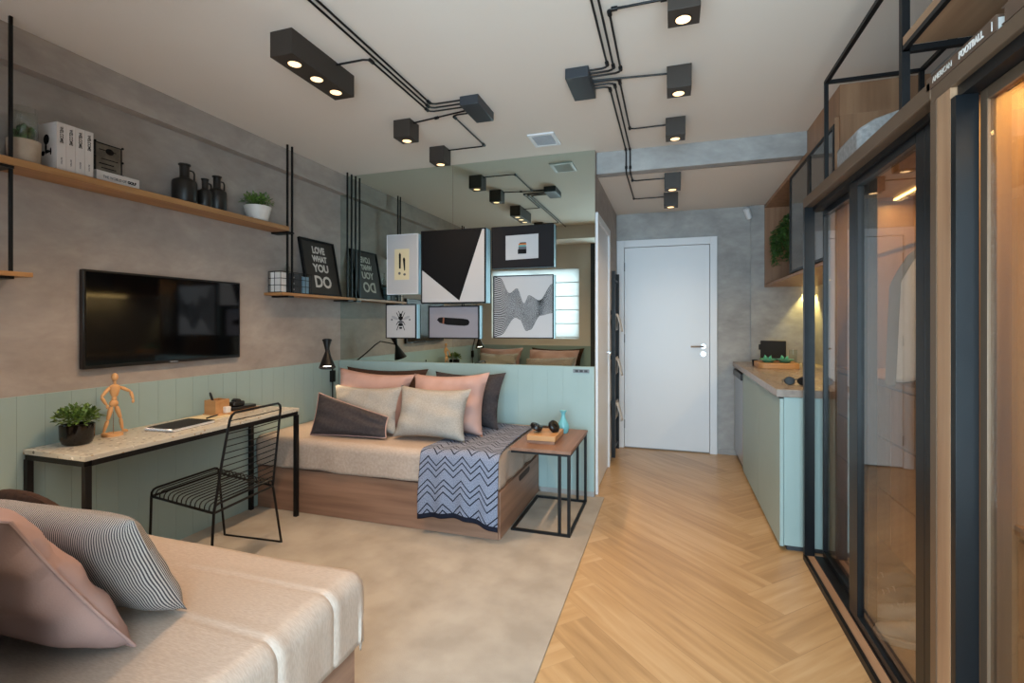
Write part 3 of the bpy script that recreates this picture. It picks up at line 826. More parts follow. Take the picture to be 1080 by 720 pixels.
# ------------------------------------------------------------------ wire chair
def lerp(a, b, t): return Vector(a) * (1 - t) + Vector(b) * t
e = empty('wire_chair', (-2.4, 2.13, 0.008), 'black wire chair with tall wire back facing the desk', 'chair')
NB_, FB_ = Vector((-2.135, 1.865, 0.38)), Vector((-2.175, 2.285, 0.38))   # rear rail ends
NF, FF = Vector((-2.665, 1.945, 0.38)), Vector((-2.68, 2.375, 0.38))       # front rail ends
rr = 0.0065
legs = {'nf': (NF, Vector((-2.66, 1.93, 0.010))), 'ff': (FF, Vector((-2.615, 2.36, 0.010))), 'nb': (NB_, Vector((-2.15, 1.855, 0.010))), 'fb': (FB_, Vector((-2.21, 2.387, 0.010)))}
for k, (a, b) in legs.items(): MB().tube([a, b], rr, 8).build('leg', BLACK, e)
for a, b in (('nf', 'nb'), ('ff', 'fb')): MB().tube([legs[a][1], legs[b][1]], rr, 8).build('runner', BLACK, e)
s = MB()
for a, b in ((NF, NB_), (FF, FB_), (NB_, FB_), (NF, FF)): s.tube([a, b], rr, 8)
N = 15
for i in range(N):
    t = i / (N - 1); a, b = lerp(NF, NB_, t), lerp(FF, FB_, t); d = (b - a).normalized(); up = Vector((0, 0, 0.038))
    r_ = 0.0062 if i in (0, N - 1) else 0.0032
    s.tube([a, a + up * 0.55 + d * 0.002, a + up * 0.88 + d * 0.012, a + up + d * 0.03, b + up - d * 0.03, b + up * 0.88 - d * 0.012, b + up * 0.55 - d * 0.002, b], r_, 6)
s.build('seat', BLACK, e)
TN, TF = Vector((-2.125, 1.955, 0.856)), Vector((-2.13, 2.30, 0.856))
bk = MB()
d = (TF - TN).normalized()
bk.tube([NB_, lerp(NB_, TN, 0.5) + Vector((-.004, 0, 0)), lerp(NB_, TN, 0.93), lerp(NB_, TN, 0.975) + d * 0.008, TN + d * 0.025, TF - d * 0.025, lerp(FB_, TF, 0.975) - d * 0.008, lerp(FB_, TF, 0.93), lerp(FB_, TF, 0.5), FB_], rr, 8)
for i in range(13):
    t = 0.12 + 0.80 * i / 12
    a, b = lerp(NB_, TN, t), lerp(FB_, TF, t)
    bk.tube([a, lerp(a, b, .5) + Vector((0.012, 0, 0)), b], 0.0026, 6)
bk.build('backrest', BLACK, e)

# ------------------------------------------------------------------ television
e = empty('television', (-2.80, 2.17, 1.08), 'flat black television on the grey concrete wall above the desk', 'television')
bx('housing', BLACKP, (-2.828, -2.797, 1.70, 2.648, 1.08, 1.585), e, 0.004)
bx('screen', SCREEN, (-2.797, -2.7955, 1.712, 2.636, 1.098, 1.573), e)
bx('badge', SILVER, (-2.797, -2.795, 2.15, 2.20, 1.083, 1.090), e)

# ------------------------------------------------------------------ hanging shelves
e = empty('hanging_shelf', (-2.76, 2.2, 1.51), 'oak wall shelves hung on thin black rods above the desk', 'shelf')
bx('shelf_board', OAK_Y, (-2.829, -2.662, 0.96, 2.955, 1.986, 2.018), e, 0.002)
bx('shelf_board', OAK_Y, (-2.829, -2.662, 2.885, 3.755, 1.514, 1.534), e, 0.002)
bx('shelf_board', OAK_Y, (-2.829, -2.662, 0.96, 1.425, 1.514, 1.534), e, 0.002)
for y in (1.30, 1.36, 2.965, 3.012, 3.675, 3.735):
    MB().box(-2.695, -2.683, y - 0.0055, y + 0.0055, 1.502, ZC).build('rod', BLACK, e)
for y0, y1, z in ((2.955, 3.02, 1.974), (1.295, 1.366, 1.974), (2.96, 3.018, 1.502), (3.67, 3.742, 1.502), (1.294, 1.366, 1.502)):
    bx('bracket', BLACK, (-2.829, -2.676, y0, y1, z, z + 0.012), e)

# things on the upper shelf
ZT = 2.018
e = empty('cactus_pot', (-2.745, 1.435, ZT), 'beige concrete pot of small cacti under a clear glass cylinder, left end of the shelf', 'plant')
MB().lathe([(0, ZT), (0.05, ZT), (0.056, ZT + 0.008), (0.058, ZT + 0.105), (0.05, ZT + 0.105), (0.05, ZT + 0.09), (0, ZT + 0.09)], (-2.745, 1.435, 0), 28).build('pot', POTC, e)
m = MB(); rng = random.Random(2)
for i in range(9):
    a = i * 2.4; q = 0.034 * math.sqrt(i / 9); h = rng.uniform(0.05, 0.10)
    m.lathe([(0, 0), (0.011, 0), (0.014, h * .5), (0.010, h * .9), (0, h)], (-2.745 + q * math.cos(a), 1.435 + q * math.sin(a), ZT + 0.09), 10)
m.build('cactus', LEAFD, e)
MB().cone((-2.745, 1.435, ZT + 0.088), (-2.745, 1.435, ZT + 0.095), 0.049, n=20).build('soil', SOIL, e)
g = MB(); 
a = g.ring((-2.745, 1.435, ZT + 0.096), (0, 0, 1), 0.047, 28); b = g.ring((-2.745, 1.435, ZT + 0.25), (0, 0, 1), 0.047, 28); g.skin(a, b)
g.build('glass_cylinder', CLEAR, e, solid=0.002)
BK = [1.522, 1.560, 1.598, 1.636]
pos = ['leftmost', 'second from the left', 'third from the left', 'rightmost']
for y, p in zip(BK, pos):
    e = empty('book', (-2.75, y + 0.018, ZT), 'white upright book with black spine lettering, %s of the four' % p, 'book', 'white upright books on the shelf')
    bx('pages', PAPER, (-2.818, -2.686, y + 0.003, y + 0.034, ZT + 0.003, ZT + 0.217), e)
    m = MB(); m.box(-2.82, -2.68, y, y + 0.003, ZT, ZT + 0.22); m.box(-2.82, -2.68, y + 0.034, y + 0.037, ZT, ZT + 0.22); m.box(-2.683, -2.68, y + 0.003, y + 0.034, ZT, ZT + 0.22)
    m.build('cover', mat('book_white', 'cfc6c0', rough=0.5) if y == BK[0] else bpy.data.materials['book_white'], e)
    lettering('WELCOME', 0.019, basis((-2.6795, y + 0.0185, ZT + 0.165), (0, 0, -1), (0, 1, 0)), INK, e, 'spine_title', offset=0.0002, sx=0.82)
    lettering('EDITION', 0.008, basis((-2.6795, y + 0.0185, ZT + 0.045), (0, 0, -1), (0, 1, 0)), GREYINK, e, 'spine_note')
    if y == BK[0]:
        m = MB(); yy = y - 0.0004
        for cx, cz, rx, rz in ((-2.752, 0.145, 0.020, 0.024), (-2.755, 0.105, 0.007, 0.03), (-2.775, 0.082, 0.012, 0.012), (-2.745, 0.088, 0.018, 0.008), (-2.722, 0.088, 0.006, 0.017)):
            m.prism([(cx + rx * math.cos(t), cz + rz * math.sin(t)) for t in [k * math.pi / 8 for k in range(16)]], lambda u, v, w: Vector((u, w, ZT + v)), yy, yy + 0.0008)
        m.build('cover_drawing', INK, e)
e = empty('book', (-2.75, 1.80, ZT), 'thick white book lying flat under the black picture frame, with title on its spine', 'book')
bx('pages', PAPER, (-2.826, -2.706, 1.703, 1.903, ZT + 0.003, ZT + 0.052), e)
m = MB(); m.box(-2.828, -2.70, 1.70, 1.906, ZT, ZT + 0.003); m.box(-2.828, -2.70, 1.70, 1.906, ZT + 0.052, ZT + 0.055); m.box(-2.704, -2.70, 1.70, 1.906, ZT + 0.003, ZT + 0.052)
m.build('cover', bpy.data.materials['book_white'], e)
lettering('THE WORLD OF', 0.020, basis((-2.6995, 1.785, ZT + 0.028), (0, 1, 0), (0, 0, 1)), GREYINK, e, 'spine_title', sx=0.76)
lettering('GOLF', 0.020, basis((-2.6995, 1.868, ZT + 0.028), (0, 1, 0), (0, 0, 1)), INK, e, 'spine_title', offset=0.001, sx=0.85)
zf = ZT + 0.055
e = empty('picture_frame', (-2.74, 1.78, zf), 'small glass picture frame with black bead corners on the flat white book', 'picture frame')
bx('photo', mat('sepia_photo', '4f463b', '75695a', rough=0.5, scale=14), (-2.742, -2.738, 1.715, 1.84, zf, zf + 0.145), e)
bx('glass', mat('photo_glass', '2c2722', rough=0.04, spec=0.8), (-2.738, -2.7355, 1.715, 1.84, zf, zf + 0.145), e) if False else None
f = MB(); f.box(-2.752, -2.728, 1.703, 1.715, zf, zf + 0.15); f.box(-2.745, -2.735, 1.715, 1.84, zf + 0.145, zf + 0.15); f.box(-2.745, -2.735, 1.838, 1.843, zf, zf + 0.145)
f.build('frame', BLACK, e)
b = MB()
for y, z in ((1.712, .15), (1.842, .15), (1.712, .075), (1.842, .075), (1.842, 0.006)): b.ball((-2.730, y, zf + z), 0.006, 10, 7)
b.build('bead', BLACK, e)
p = MB()
for a, b_, c_, dd in ((0.02, 0.10, 0.115, 0.004), (0.03, 0.11, 0.07, 0.004), (0.02, 0.09, 0.045, 0.005), (0.03, 0.10, 0.025, 0.004)): p.box(-2.738, -2.7375, 1.715 + a, 1.715 + b_, zf + c_, zf + c_ + dd)
p.ball((-2.738, 1.785, zf + 0.115), (0.0006, 0.02, 0.016), 12, 8)
p.build('photo_marks', INK, e)
def jug(y, h, rb, label, side):
    e = empty('jug', (-2.745, y, ZT), label, 'jug', 'black jugs on the shelf')
    MB().lathe([(0, 0), (rb * .94, 0), (rb, 0.006), (rb, h * 0.54), (rb * .93, h * 0.58), (rb * .42, h * .66), (rb * .38, h * .70), (rb * .40, h * .95), (rb * .5, h * .97), (rb * .5, h), (rb * .36, h), (rb * .34, h * .9), (0, h * .9)], (-2.745, y, ZT), 28).build('body', mat('jug_black', '1b1713', rough=0.4) if 'jug_black' not in bpy.data.materials else bpy.data.materials['jug_black'], e)
    MB().tube([(-2.745, y + rb * .38, ZT + h * .88), (-2.745, y + rb * .85, ZT + h * .88), (-2.745, y + rb * .98, ZT + h * .82), (-2.745, y + rb * .95, ZT + h * .56)], 0.005, 8).build('handle', bpy.data.materials['jug_black'], e)
jug(2.20, 0.235, 0.065, 'black jug with handle standing apart, left of the other two on the shelf', 1)
jug(2.335, 0.185, 0.045, 'smaller black jug in the middle of the three on the shelf', 1)
jug(2.42, 0.225, 0.055, 'black jug with handle next to the white plant pot', 1)
e = empty('potted_plant', (-2.745, 2.745, ZT), 'small leafy plant in a ribbed white pot at the right end of the shelf', 'plant')
pr = [(0, 0), (0.06, 0)]
for i in range(9): pr.append((0.064 + 0.024 * i / 8 + (0.002 if i % 2 else 0), 0.004 + i * 0.0125))
pr += [(0.083, 0.106), (0.078, 0.095), (0, 0.09)]
MB().lathe(pr, (-2.745, 2.745, ZT), 30).build('pot', POTW, e)
m = MB(); rng = random.Random(9)
for i in range(14):
    a = i * 2.4; q = 0.075 * math.sqrt((i + .5) / 14)
    bush(m, (-2.745 + q * .9 * math.cos(a), 2.745 + q * 1.1 * math.sin(a), ZT + 0.125), 0.038, 0.06, 30, 0.026, 0.014, rng, -0.1)
m.build('foliage', LEAF, e, fixn=False)

# things on the lower shelf
ZL = 1.534
e = empty('wire_basket', (-2.74, 3.08, ZL), 'black wire basket of cards on the lower shelf beside the poster', 'basket')
m = MB()
for z in (0.004, 0.055, 0.105, 0.155):
    m.tube([(-2.80, 2.90, ZL + z), (-2.69, 2.90, ZL + z), (-2.69, 3.22, ZL + z), (-2.80, 3.22, ZL + z)], 0.0025, 6, close=True)
for y in [2.90 + i * 0.064 for i in range(6)]: m.tube([(-2.69, y, ZL + 0.003), (-2.69, y, ZL + 0.157)], 0.002, 6)
for x in (-2.80, -2.745): m.tube([(x, 2.90, ZL + 0.003), (x, 2.90, ZL + 0.157)], 0.002, 6); m.tube([(x, 3.22, ZL + 0.003), (x, 3.22, ZL + 0.157)], 0.002, 6)
m.build('wires', BLACK, e)
tag(bx('card_box', PAPER, (-2.79, -2.70, 2.91, 2.99, ZL + 0.007, ZL + 0.150), None, 0.002), 'white card box at the left end inside the wire basket', 'box', 'boxes in the wire basket')
e = tag(bx('card_box', CHAR, (-2.79, -2.70, 3.005, 3.125, ZL + 0.007, ZL + 0.150), None, 0.002), 'dark grey box with pale dots in the middle of the wire basket', 'box', 'boxes in the wire basket')
dm = MB()
for z in (0.03, 0.075, 0.12): dm.cone((-2.70, 3.035, ZL + z), (-2.699, 3.035, ZL + z), 0.010, n=14)
dm.build('dot', PAPER, e)
tag(bx('card_box', BLUEB, (-2.79, -2.70, 3.14, 3.205, ZL + 0.007, ZL + 0.135), None, 0.002), 'pale blue box at the right end inside the wire basket', 'box', 'boxes in the wire basket')
e = empty('glass_bottle', (-2.80, 3.09, ZL), 'small clear glass bottle behind the wire basket', 'bottle')
MB().lathe([(0, 0), (0.018, 0), (0.02, 0.01), (0.02, 0.20), (0.008, 0.24), (0.008, 0.29), (0.007, 0.29), (0.007, 0.24), (0.018, 0.20), (0.018, 0.012), (0, 0.01)], (-2.805, 3.09, ZL), 20).build('body', CLEAR, e)
# poster
e = empty('poster_frame', (-2.74, 3.45, ZL), 'black framed poster reading LOVE WHAT YOU DO leaning on the lower shelf', 'poster')
xl = lambda z: -2.715 - 0.09 * z / 0.47
U = Vector((0, 1, 0)); Wv = Vector((-0.09, 0, 0.462)).normalized()
PO = Vector((-2.716, 3.222, ZL)); Pn = U.cross(Wv).normalized()
def pbox(m, u0, u1, v0, v1, n0, n1): m.box(u0, u1, v0, v1, n0, n1, basis(PO, U, Wv)); return m
H_, W_ = 0.475, 0.42
f = MB(); b_ = 0.018
pbox(f, 0, W_, 0, b_, -0.022, 0); pbox(f, 0, W_, H_ - b_, H_, -0.022, 0); pbox(f, 0, b_, b_, H_ - b_, -0.022, 0); pbox(f, W_ - b_, W_, b_, H_ - b_, -0.022, 0)
f.build('frame', BLACK, e)
pbox(MB(), b_, W_ - b_, b_, H_ - b_, -0.018, -0.008).build('print', POSTER, e)
for body, v, size, sx in (('LOVE', 0.385, 0.078, 0.80), ('WHAT', 0.312, 0.066, 0.86), ('YOU', 0.232, 0.088, 0.98), ('DO', 0.115, 0.135, 0.98)):
    lettering(body, size, basis(PO + U * (W_ / 2) + Wv * v - Pn * 0.0075, U, Wv), CHALK, e, 'poster_word', offset=0.0035, sx=sx)
# wall sconces
def sconce(label, wy, sgn, y1):
    """arm from the wall to the diabolo shade; sgn -1 bends towards -y"""
    e = empty('wall_lamp', (-2.82, wy, 0.70), label, 'wall lamp', 'black wall lamps by the beds')
    b = MB().box(-2.815, -2.785, wy - 0.022, wy + 0.022, 0.80, 0.90); b.build('wall_box', BLACK, e, bevel=0.003)
    MB().tube([(-2.80, wy, 0.80), (-2.80, wy, 0.62)], 0.005, 8).build('cable_tube', BLACK, e)
    q = lambda t: wy + (y1 - wy) * t
    MB().tube([(-2.80, wy, 0.90), (-2.79, q(0.04), 0.95), (-2.74, q(.25), 1.02), (-2.69, q(.45), 1.10), (-2.655, q(.54), 1.135), (-2.60, q(.72), 1.118), (-2.568, q(.86), 1.10)], 0.006, 8).build('arm', BLACK, e)
    ax = Vector((0.09, sgn * 0.11, -0.42)).normalized()
    w = Vector((-2.565, q(.88), 1.095))
    M = basis(w, ax.orthogonal(), ax.cross(ax.orthogonal())); 
    if (M.to_3x3() @ Vector((0, 0, 1))).dot(ax) < 0: M = basis(w, ax.orthogonal(), -ax.cross(ax.orthogonal()))
    MB().lathe([(0.036, -0.085), (0.037, -0.088), (0.030, -0.07), (0.014, -0.005), (0.014, 0.005), (0.062, 0.135), (0.060, 0.137), (0.012, 0.012), (0.001, 0.01)], (0, 0, 0), 28, M).build('shade', BLACK, e)
    MB().lathe([(0.001, 0.112), (0.048, 0.113), (0.048, 0.116), (0.001, 0.118)], (0, 0, 0), 24, M).build('bulb', BULBW, e)
    p = w + ax * 0.17
    l = bpy.data.lights.new('sconce_light', 'SPOT'); l.energy = 5; l.color = (1, .72, .42); l.spot_size = R(120); l.spot_blend = 0.7; l.shadow_soft_size = 0.04
    o = bpy.data.objects.new('sconce_light', l); C.objects.link(o); o.location = p
    o.rotation_euler = ax.to_track_quat('-Z', 'Y').to_euler()
sconce('black wall lamp with diabolo shade on an arm above the far bed', 3.62, -1, 3.20)
sconce('black wall lamp with diabolo shade beside the near bed, seen in the mirror', 0.72, 1, 1.10)

# ------------------------------------------------------------------ pictures on the mirror
def frame(name, label, x0, x1, z0, z1, yf=3.722, border=0.012, board=PRINT, bm_=FRAMEB, yb=3.763):
    k_ = yf / 3.68
    x0, x1, z0, z1 = x0 * k_, x1 * k_, 1.316 + (z0 - 1.316) * k_, 1.316 + (z1 - 1.316) * k_
    global KP; KP = k_
    e = empty(name, ((x0 + x1) / 2, yb, z0), label, 'picture', 'framed pictures on the mirror')
    f = MB(); b = border
    ym = yf + 0.014
    f.box(x0, x1, yf, ym, z0, z0 + b); f.box(x0, x1, yf, ym, z1 - b, z1); f.box(x0, x0 + b, yf, ym, z0 + b, z1 - b); f.box(x1 - b, x1, yf, ym, z0 + b, z1 - b)
    bx('sky_tinted_back', SKYTINT, (x0 + .001, x1 - .001, ym, yb, z0 + .001, z1 - .001), e)  # backing box added so the sides show the painted blue skylight
    f.build('frame', bm_, e)
    bx('print', board, (x0 + b, x1 - b, yf + 0.004, ym, z0 + b, z1 - b), e)
    return e, yf + 0.004
def poly(e, nm, pts, y, m, th=0.0006, lay=1): return MB().prism([(u * KP, 1.316 + (v - 1.316) * KP) for u, v in pts], lambda u, v, w: Vector((u, w, v)), y - th * lay, y).build(nm, m, e, angle=80)
def ell(cx, cz, rx, rz, n=18, rot=0):
    c, s = math.cos(rot), math.sin(rot)
    return [(cx + rx * math.cos(t) * c - rz * math.sin(t) * s, cz + rx * math.cos(t) * s + rz * math.sin(t) * c) for t in [2 * math.pi * k / n for k in range(n)]]
# two feathers on cream
e, y = frame('framed_picture', 'white picture of two dark feathers on a cream patch, top left on the mirror', -2.30, -2.005, 1.553, 2.058, border=0.006, bm_=WHITE)
cx, cz = -2.155, 1.80
poly(e, 'cream_patch', [(cx - .072, cz - .125), (cx + .068, cz - .125), (cx + .068, cz + .135), (cx - .072, cz + .135)], y, CREAM)
y -= 0.0006
poly(e, 'feather', [(cx - .028, cz - .03), (cx - .012, cz - .03), (cx - .010, cz + .09), (cx - .02, cz + .105), (cx - .03, cz + .09)], y, INK)
poly(e, 'feather', [(cx + .020, cz - .05), (cx + .030, cz - .045), (cx + .030, cz + .05), (cx + .018, cz + .065), (cx + .008, cz + .05)], y, INK)
poly(e, 'quill_mark', ell(cx - .024, cz - .07, .012, .012), y, GREYINK); poly(e, 'quill_mark', ell(cx + .024, cz - .08, .012, .010), y, GREYINK)
# big triangle
e, y = frame('framed_picture', 'largest square picture with a black triangle on white, upper middle of the mirror', -1.975, -1.403, 1.472, 2.072, border=0.010, yf=3.70)
X = lambda t: -1.965 + t * 0.552
Zz = lambda t: 1.482 + t * 0.58
poly(e, 'black_triangle', [(X(0), Zz(1)), (X(0), Zz(.46)), (X(.605), Zz(.02)), (X(.965), Zz(1))], y, INK)
# stacked blocks on white, dark mount
e, y = frame('framed_picture', 'dark mounted picture of a small layered block, top right on the mirror', -1.352, -0.848, 1.742, 2.068, border=0.006, board=DARKBOARD)
poly(e, 'white_panel', [(-1.235, 1.805), (-0.97, 1.812), (-0.97, 2.0), (-1.235, 1.995)], y, PRINT); y -= 0.0006
for a, b, z0, z1, mm in ((-1.135, -1.065, 1.850, 1.885, INK), (-1.13, -1.065, 1.885, 1.905, GREYINK), (-1.128, -1.068, 1.905, 1.918, TEALINK), (-1.13, -1.065, 1.918, 1.930, ORANGE), (-1.12, -1.068, 1.930, 1.938, INK)):
    poly(e, 'block_layer', [(a, z0), (b, z0), (b, z1), (a, z1)], y, mm)
# waves
e, y = frame('framed_picture', 'square picture of fine black wave lines, lower right on the mirror', -1.338, -0.850, 1.192, 1.684, border=0.008)
def cosint(P, x):
    for (a, ya), (b, yb) in zip(P, P[1:]):
        if x <= b:
            t = (x - a) / (b - a); t = (1 - math.cos(math.pi * t)) / 2
            return ya + (yb - ya) * t
    return P[-1][1]
UP = [(0, 1.0), (.10, .97), (.27, .72), (.40, .80), (.52, .55), (.60, .68), (.78, .60), (1.0, .86)]
LO = [(0, .01), (.10, .04), (.38, .33), (.44, .30), (.56, .11), (.62, .13), (.80, .36), (1.0, .40)]
m = MB(); NL = 34
for i in range(NL):
    t = i / (NL - 1); top = []; bot = []
    for k in range(49):
        x = k / 48; u, l = cosint(UP, x), cosint(LO, x)
        w = l + (u - l) * t + 0.012 * math.sin(16 * x + 5 * t * (1 - x)) * (4 * t * (1 - t)) * (0.4 + x)
        hw = max(0.0028, (u - l) / NL * 0.27)
        top.append((-1.330 + x * 0.472, 1.200 + 0.476 * min(1, w + hw))); bot.append((-1.330 + x * 0.472, 1.200 + 0.476 * max(0, w - hw)))
    for k in range(48): m.face([(q[0] * KP, y - 0.0006, 1.316 + (q[1] - 1.316) * KP) for q in (bot[k], bot[k + 1], top[k + 1], top[k])])
tag(m.build('wave_lines', INK, e, fixn=False), kind='stuff')
# bee
e, y = frame('framed_picture', 'small white picture of a bee, lower left on the mirror', -2.310, -2.022, 1.182, 1.470, border=0.008)
bx_, bz = -2.168, 1.325
for q in (ell(bx_, bz + .055, .014, .012), ell(bx_, bz + .028, .022, .018), ell(bx_, bz - .028, .024, .012), ell(bx_, bz - .055, .016, .008)): poly(e, 'bee_body', q, y, INK)
poly(e, 'bee_belly', ell(bx_, bz - .005, .022, .016), y, GREYINK)
for s in (-1, 1):
    poly(e, 'bee_wing', ell(bx_ + s * .055, bz + .03, .035, .012, rot=s * .4), y, mat('pale_ink', '9a9a9e', rough=.6) if 'pale_ink' not in bpy.data.materials else bpy.data.materials['pale_ink'])
    poly(e, 'bee_wing', ell(bx_ + s * .085, bz + .015, .008, .008), y, GREYINK)
    for a, b in (((.018, .035), (.04, .075)), ((.022, .0), (.042, -.03)), ((.02, -.03), (.038, -.075)), ((.008, .065), (.022, .088))):
        p, q = Vector((bx_ + s * a[0], bz + a[1])), Vector((bx_ + s * b[0], bz + b[1])); d = (q - p).normalized() * .0028; n = Vector((-d.y, d.x))
        poly(e, 'bee_leg', [tuple(p - n), tuple(q - n), tuple(q + n), tuple(p + n)], y, INK)
# knife-like feather
e, y = frame('framed_picture', 'grey wide picture of one dark rounded blade, lower middle of the mirror', -1.908, -1.458, 1.184, 1.452, border=0.010, board=GREYBOARD)
cx, cz = -1.685, 1.325
P = [(cx - .145, cz + .012), (cx - .13, cz + .03), (cx - .10, cz + .034), (cx + .09, cz + .022), (cx + .13, cz + .015), (cx + .145, cz - .004), (cx + .135, cz - .028), (cx + .10, cz - .036), (cx - .05, cz - .028), (cx - .12, cz - .012)]
poly(e, 'blade', P, y, INK); y -= 0.0006
poly(e, 'blade_band', [(cx - .095, cz - .019), (cx - .082, cz - .022), (cx - .078, cz + .031), (cx - .091, cz + .033)], y, mat('rust_ink', '7a4a36', rough=.6))
# grey plate on the headboard
e = empty('wall_plate', (-0.645, 3.726, 0.935), 'grey outlet plate at the top right of the teal headboard', 'outlet')
bx('plate', mat('grey_plate', '6f7478', rough=0.4), (-0.708, -0.585, 3.720, 3.726, 0.935, 0.963), e, 0.002)
for x in (-0.68, -0.645, -0.61): bx('socket', CHAR, (x - .012, x + .012, 3.7195, 3.720, 0.941, 0.957), e)

# ------------------------------------------------------------------ side table
e = empty('side_table', (-0.775, 3.29, 0), 'C-shaped side table with brown wood top and black metal frame', 'table')
bx('table_top', TABLEW, (-0.968, -0.578, 2.965, 3.605, 0.512, 0.532), e, 0.0015)
r = 0.009; m = MB()
for y in (2.978, 3.592):
    m.box(-0.96, -0.583, y - r, y + r, 0.498, 0.512)
m.box(-0.96, -0.942, 2.987, 3.583, 0.498, 0.512); m.box(-0.601, -0.583, 2.987, 3.583, 0.498, 0.512)
m.build('top_frame', BLACK, e)
for y in (2.978, 3.592):
    for x in (-0.65, -0.592): bx('leg', BLACK, (x - r, x + r, y - r, y + r, 0.022, 0.498), e)
m = MB()
for y in (2.978, 3.592): m.box(-0.962, -0.583, y - r, y + r, 0.008, 0.022)
m.box(-0.962, -0.944, 2.987, 3.583, 0.008, 0.022); m.box(-0.601, -0.583, 2.987, 3.583, 0.008, 0.022)
m.build('floor_frame', BLACK, e)
ZB = 0.532
e = empty('wooden_box', (-0.80, 3.25, ZB), 'wooden box with headphones on it on the side table', 'box')
bx('box_body', PINE, (-0.895, -0.705, 3.10, 3.36, ZB + 0.018, ZB + 0.052), e, 0.003)
bx('box_foot', TABLEW, (-0.89, -0.71, 3.105, 3.355, ZB, ZB + 0.018), e)
zh = ZB + 0.052
e = empty('headphones', (-0.80, 3.22, zh), 'black over-ear headphones folded on the wooden box', 'headphones')
m = MB()
for (x, y, rz, tl) in ((-0.855, 3.20, 15, 25), (-0.745, 3.24, -25, 60)):
    M = Matrix.Rotation(R(rz), 4, 'Z') @ Matrix.Rotation(R(tl), 4, 'Y')
    c = MB().lathe([(0.001, -0.020), (0.034, -0.020), (0.042, -0.010), (0.042, 0.008), (0.034, 0.016), (0.016, 0.014), (0.014, 0.004), (0.001, 0.004)], (x, y, zh + 0.037), 24, M)
    c.build('ear_cup', BLACKP, e)
MB().tube([(-0.855, 3.225, zh + 0.035), (-0.865, 3.29, zh + 0.02), (-0.84, 3.33, zh + 0.012), (-0.79, 3.34, zh + 0.012), (-0.75, 3.32, zh + 0.018), (-0.74, 3.27, zh + 0.035)], 0.008, 8).build('headband', BLACKP, e)
e = empty('vase', (-0.728, 3.46, ZB), 'small glossy turquoise bud vase on the side table', 'vase')
MB().lathe([(0, 0), (0.028, 0), (0.036, 0.012), (0.042, 0.04), (0.038, 0.065), (0.022, 0.095), (0.014, 0.118), (0.014, 0.138), (0.026, 0.158), (0.023, 0.158), (0.011, 0.138), (0, 0.12)], (-0.728, 3.46, ZB), 32).build('body', TEALGL, e)

# ------------------------------------------------------------------ ceiling lights
def spot(x0, x1, y0, y1, zt, label, bulbs, h=0.115, w=LAMP_W):
    e = empty('ceiling_spotlight', ((x0 + x1) / 2, (y0 + y1) / 2, zt), label, 'ceiling light', 'black spotlights')
    zb = zt - h
    MB().box(x0, x1, y0, y1, zb, zt - 0.0005).build('housing', LAMPB, e, bevel=0.0015)
    for (x, y) in bulbs:
        MB().tube([(x + .0315 * math.cos(k * math.pi / 12), y + .0315 * math.sin(k * math.pi / 12), zb - .001) for k in range(24)], 0.0022, 6, close=True).build('trim_ring', BLACK, e)
        MB().cone((x, y, zb - 0.0005), (x, y, zb - 0.0025), 0.0285, 0.0285, 24).build('bulb', BULB, e)
        l = bpy.data.lights.new('spot_light', 'SPOT'); l.energy = w; l.color = LAMP_COL; l.spot_size = R(125); l.spot_blend = 0.9; l.shadow_soft_size = 0.03
        o = bpy.data.objects.new('spot_light', l); C.objects.link(o); o.parent = e; o.location = (x - WL[e.name].x, y - WL[e.name].y, -h - 0.01)
S = 0.12
spot(-1.72, -1.60, 1.79, 2.245, ZC, 'long black three-bulb spotlight over the foreground left', [(-1.655, 1.87), (-1.655, 2.02), (-1.655, 2.165)], w=32)
def cube(x, y, zt, label, w=LAMP_W): spot(x - .06, x + .06, y - .06, y + .06, zt, label, [(x - 0.002, y + 0.012)], w=w)
cube(-1.65, 2.875, ZC, 'black cube spotlight next after the three-bulb one, towards the mirror')
cube(-1.655, 3.385, ZC, 'black cube spotlight on the ceiling closest to the mirror wall')
cube(-1.65, 1.21, ZC, 'black cube spotlight nearest the window, seen only in the mirror')
cube(0.048, 2.05, ZC, 'black cube spotlight at the top edge, nearest of the right row')
cube(0.040, 2.71, ZC, 'black cube spotlight level with the square ceiling box')
cube(0.028, 3.375, ZC, 'black cube spotlight just in front of the grey entry beam')
cube(0.012, 4.02, ZS, 'black cube spotlight right behind the grey entry beam', w=11)
cube(0.0, 4.62, ZS, 'black cube spotlight closest to the entrance door', w=11)

def conduit(name, label, box, pipes, coup):
    x0, x1, y0, y1 = box
    e = empty(name, ((x0 + x1) / 2, (y0 + y1) / 2, ZC), label, 'conduit', 'ceiling wiring')
    bx('junction_box', mat('box_grey', '2c3036', rough=0.45) if 'box_grey' not in bpy.data.materials else bpy.data.materials['box_grey'], (x0, x1, y0, y1, ZC - 0.055, ZC - 0.0005), e, 0.003)
    for p in pipes: MB().tube(p, 0.0052, 8).build('pipe', BLACK, e)
    for a, b in coup: MB().cone(a, b, 0.0095, n=12).build('coupling', BLACK, e)
    return e
zc = ZC - 0.014
def elbow(a, b, c):
    "square turn with a small radius"
    a, b, c = Vector(a), Vector(b), Vector(c); r = 0.03
    u, v = (a - b).normalized(), (c - b).normalized()
    return [b + u * r, b + u * r * .3 + v * r * .3, b + v * r]
def path(*P):
    out = [Vector(P[0])]
    for i in range(1, len(P) - 1): out += elbow(P[i - 1], P[i], P[i + 1])
    return out + [Vector(P[-1])]
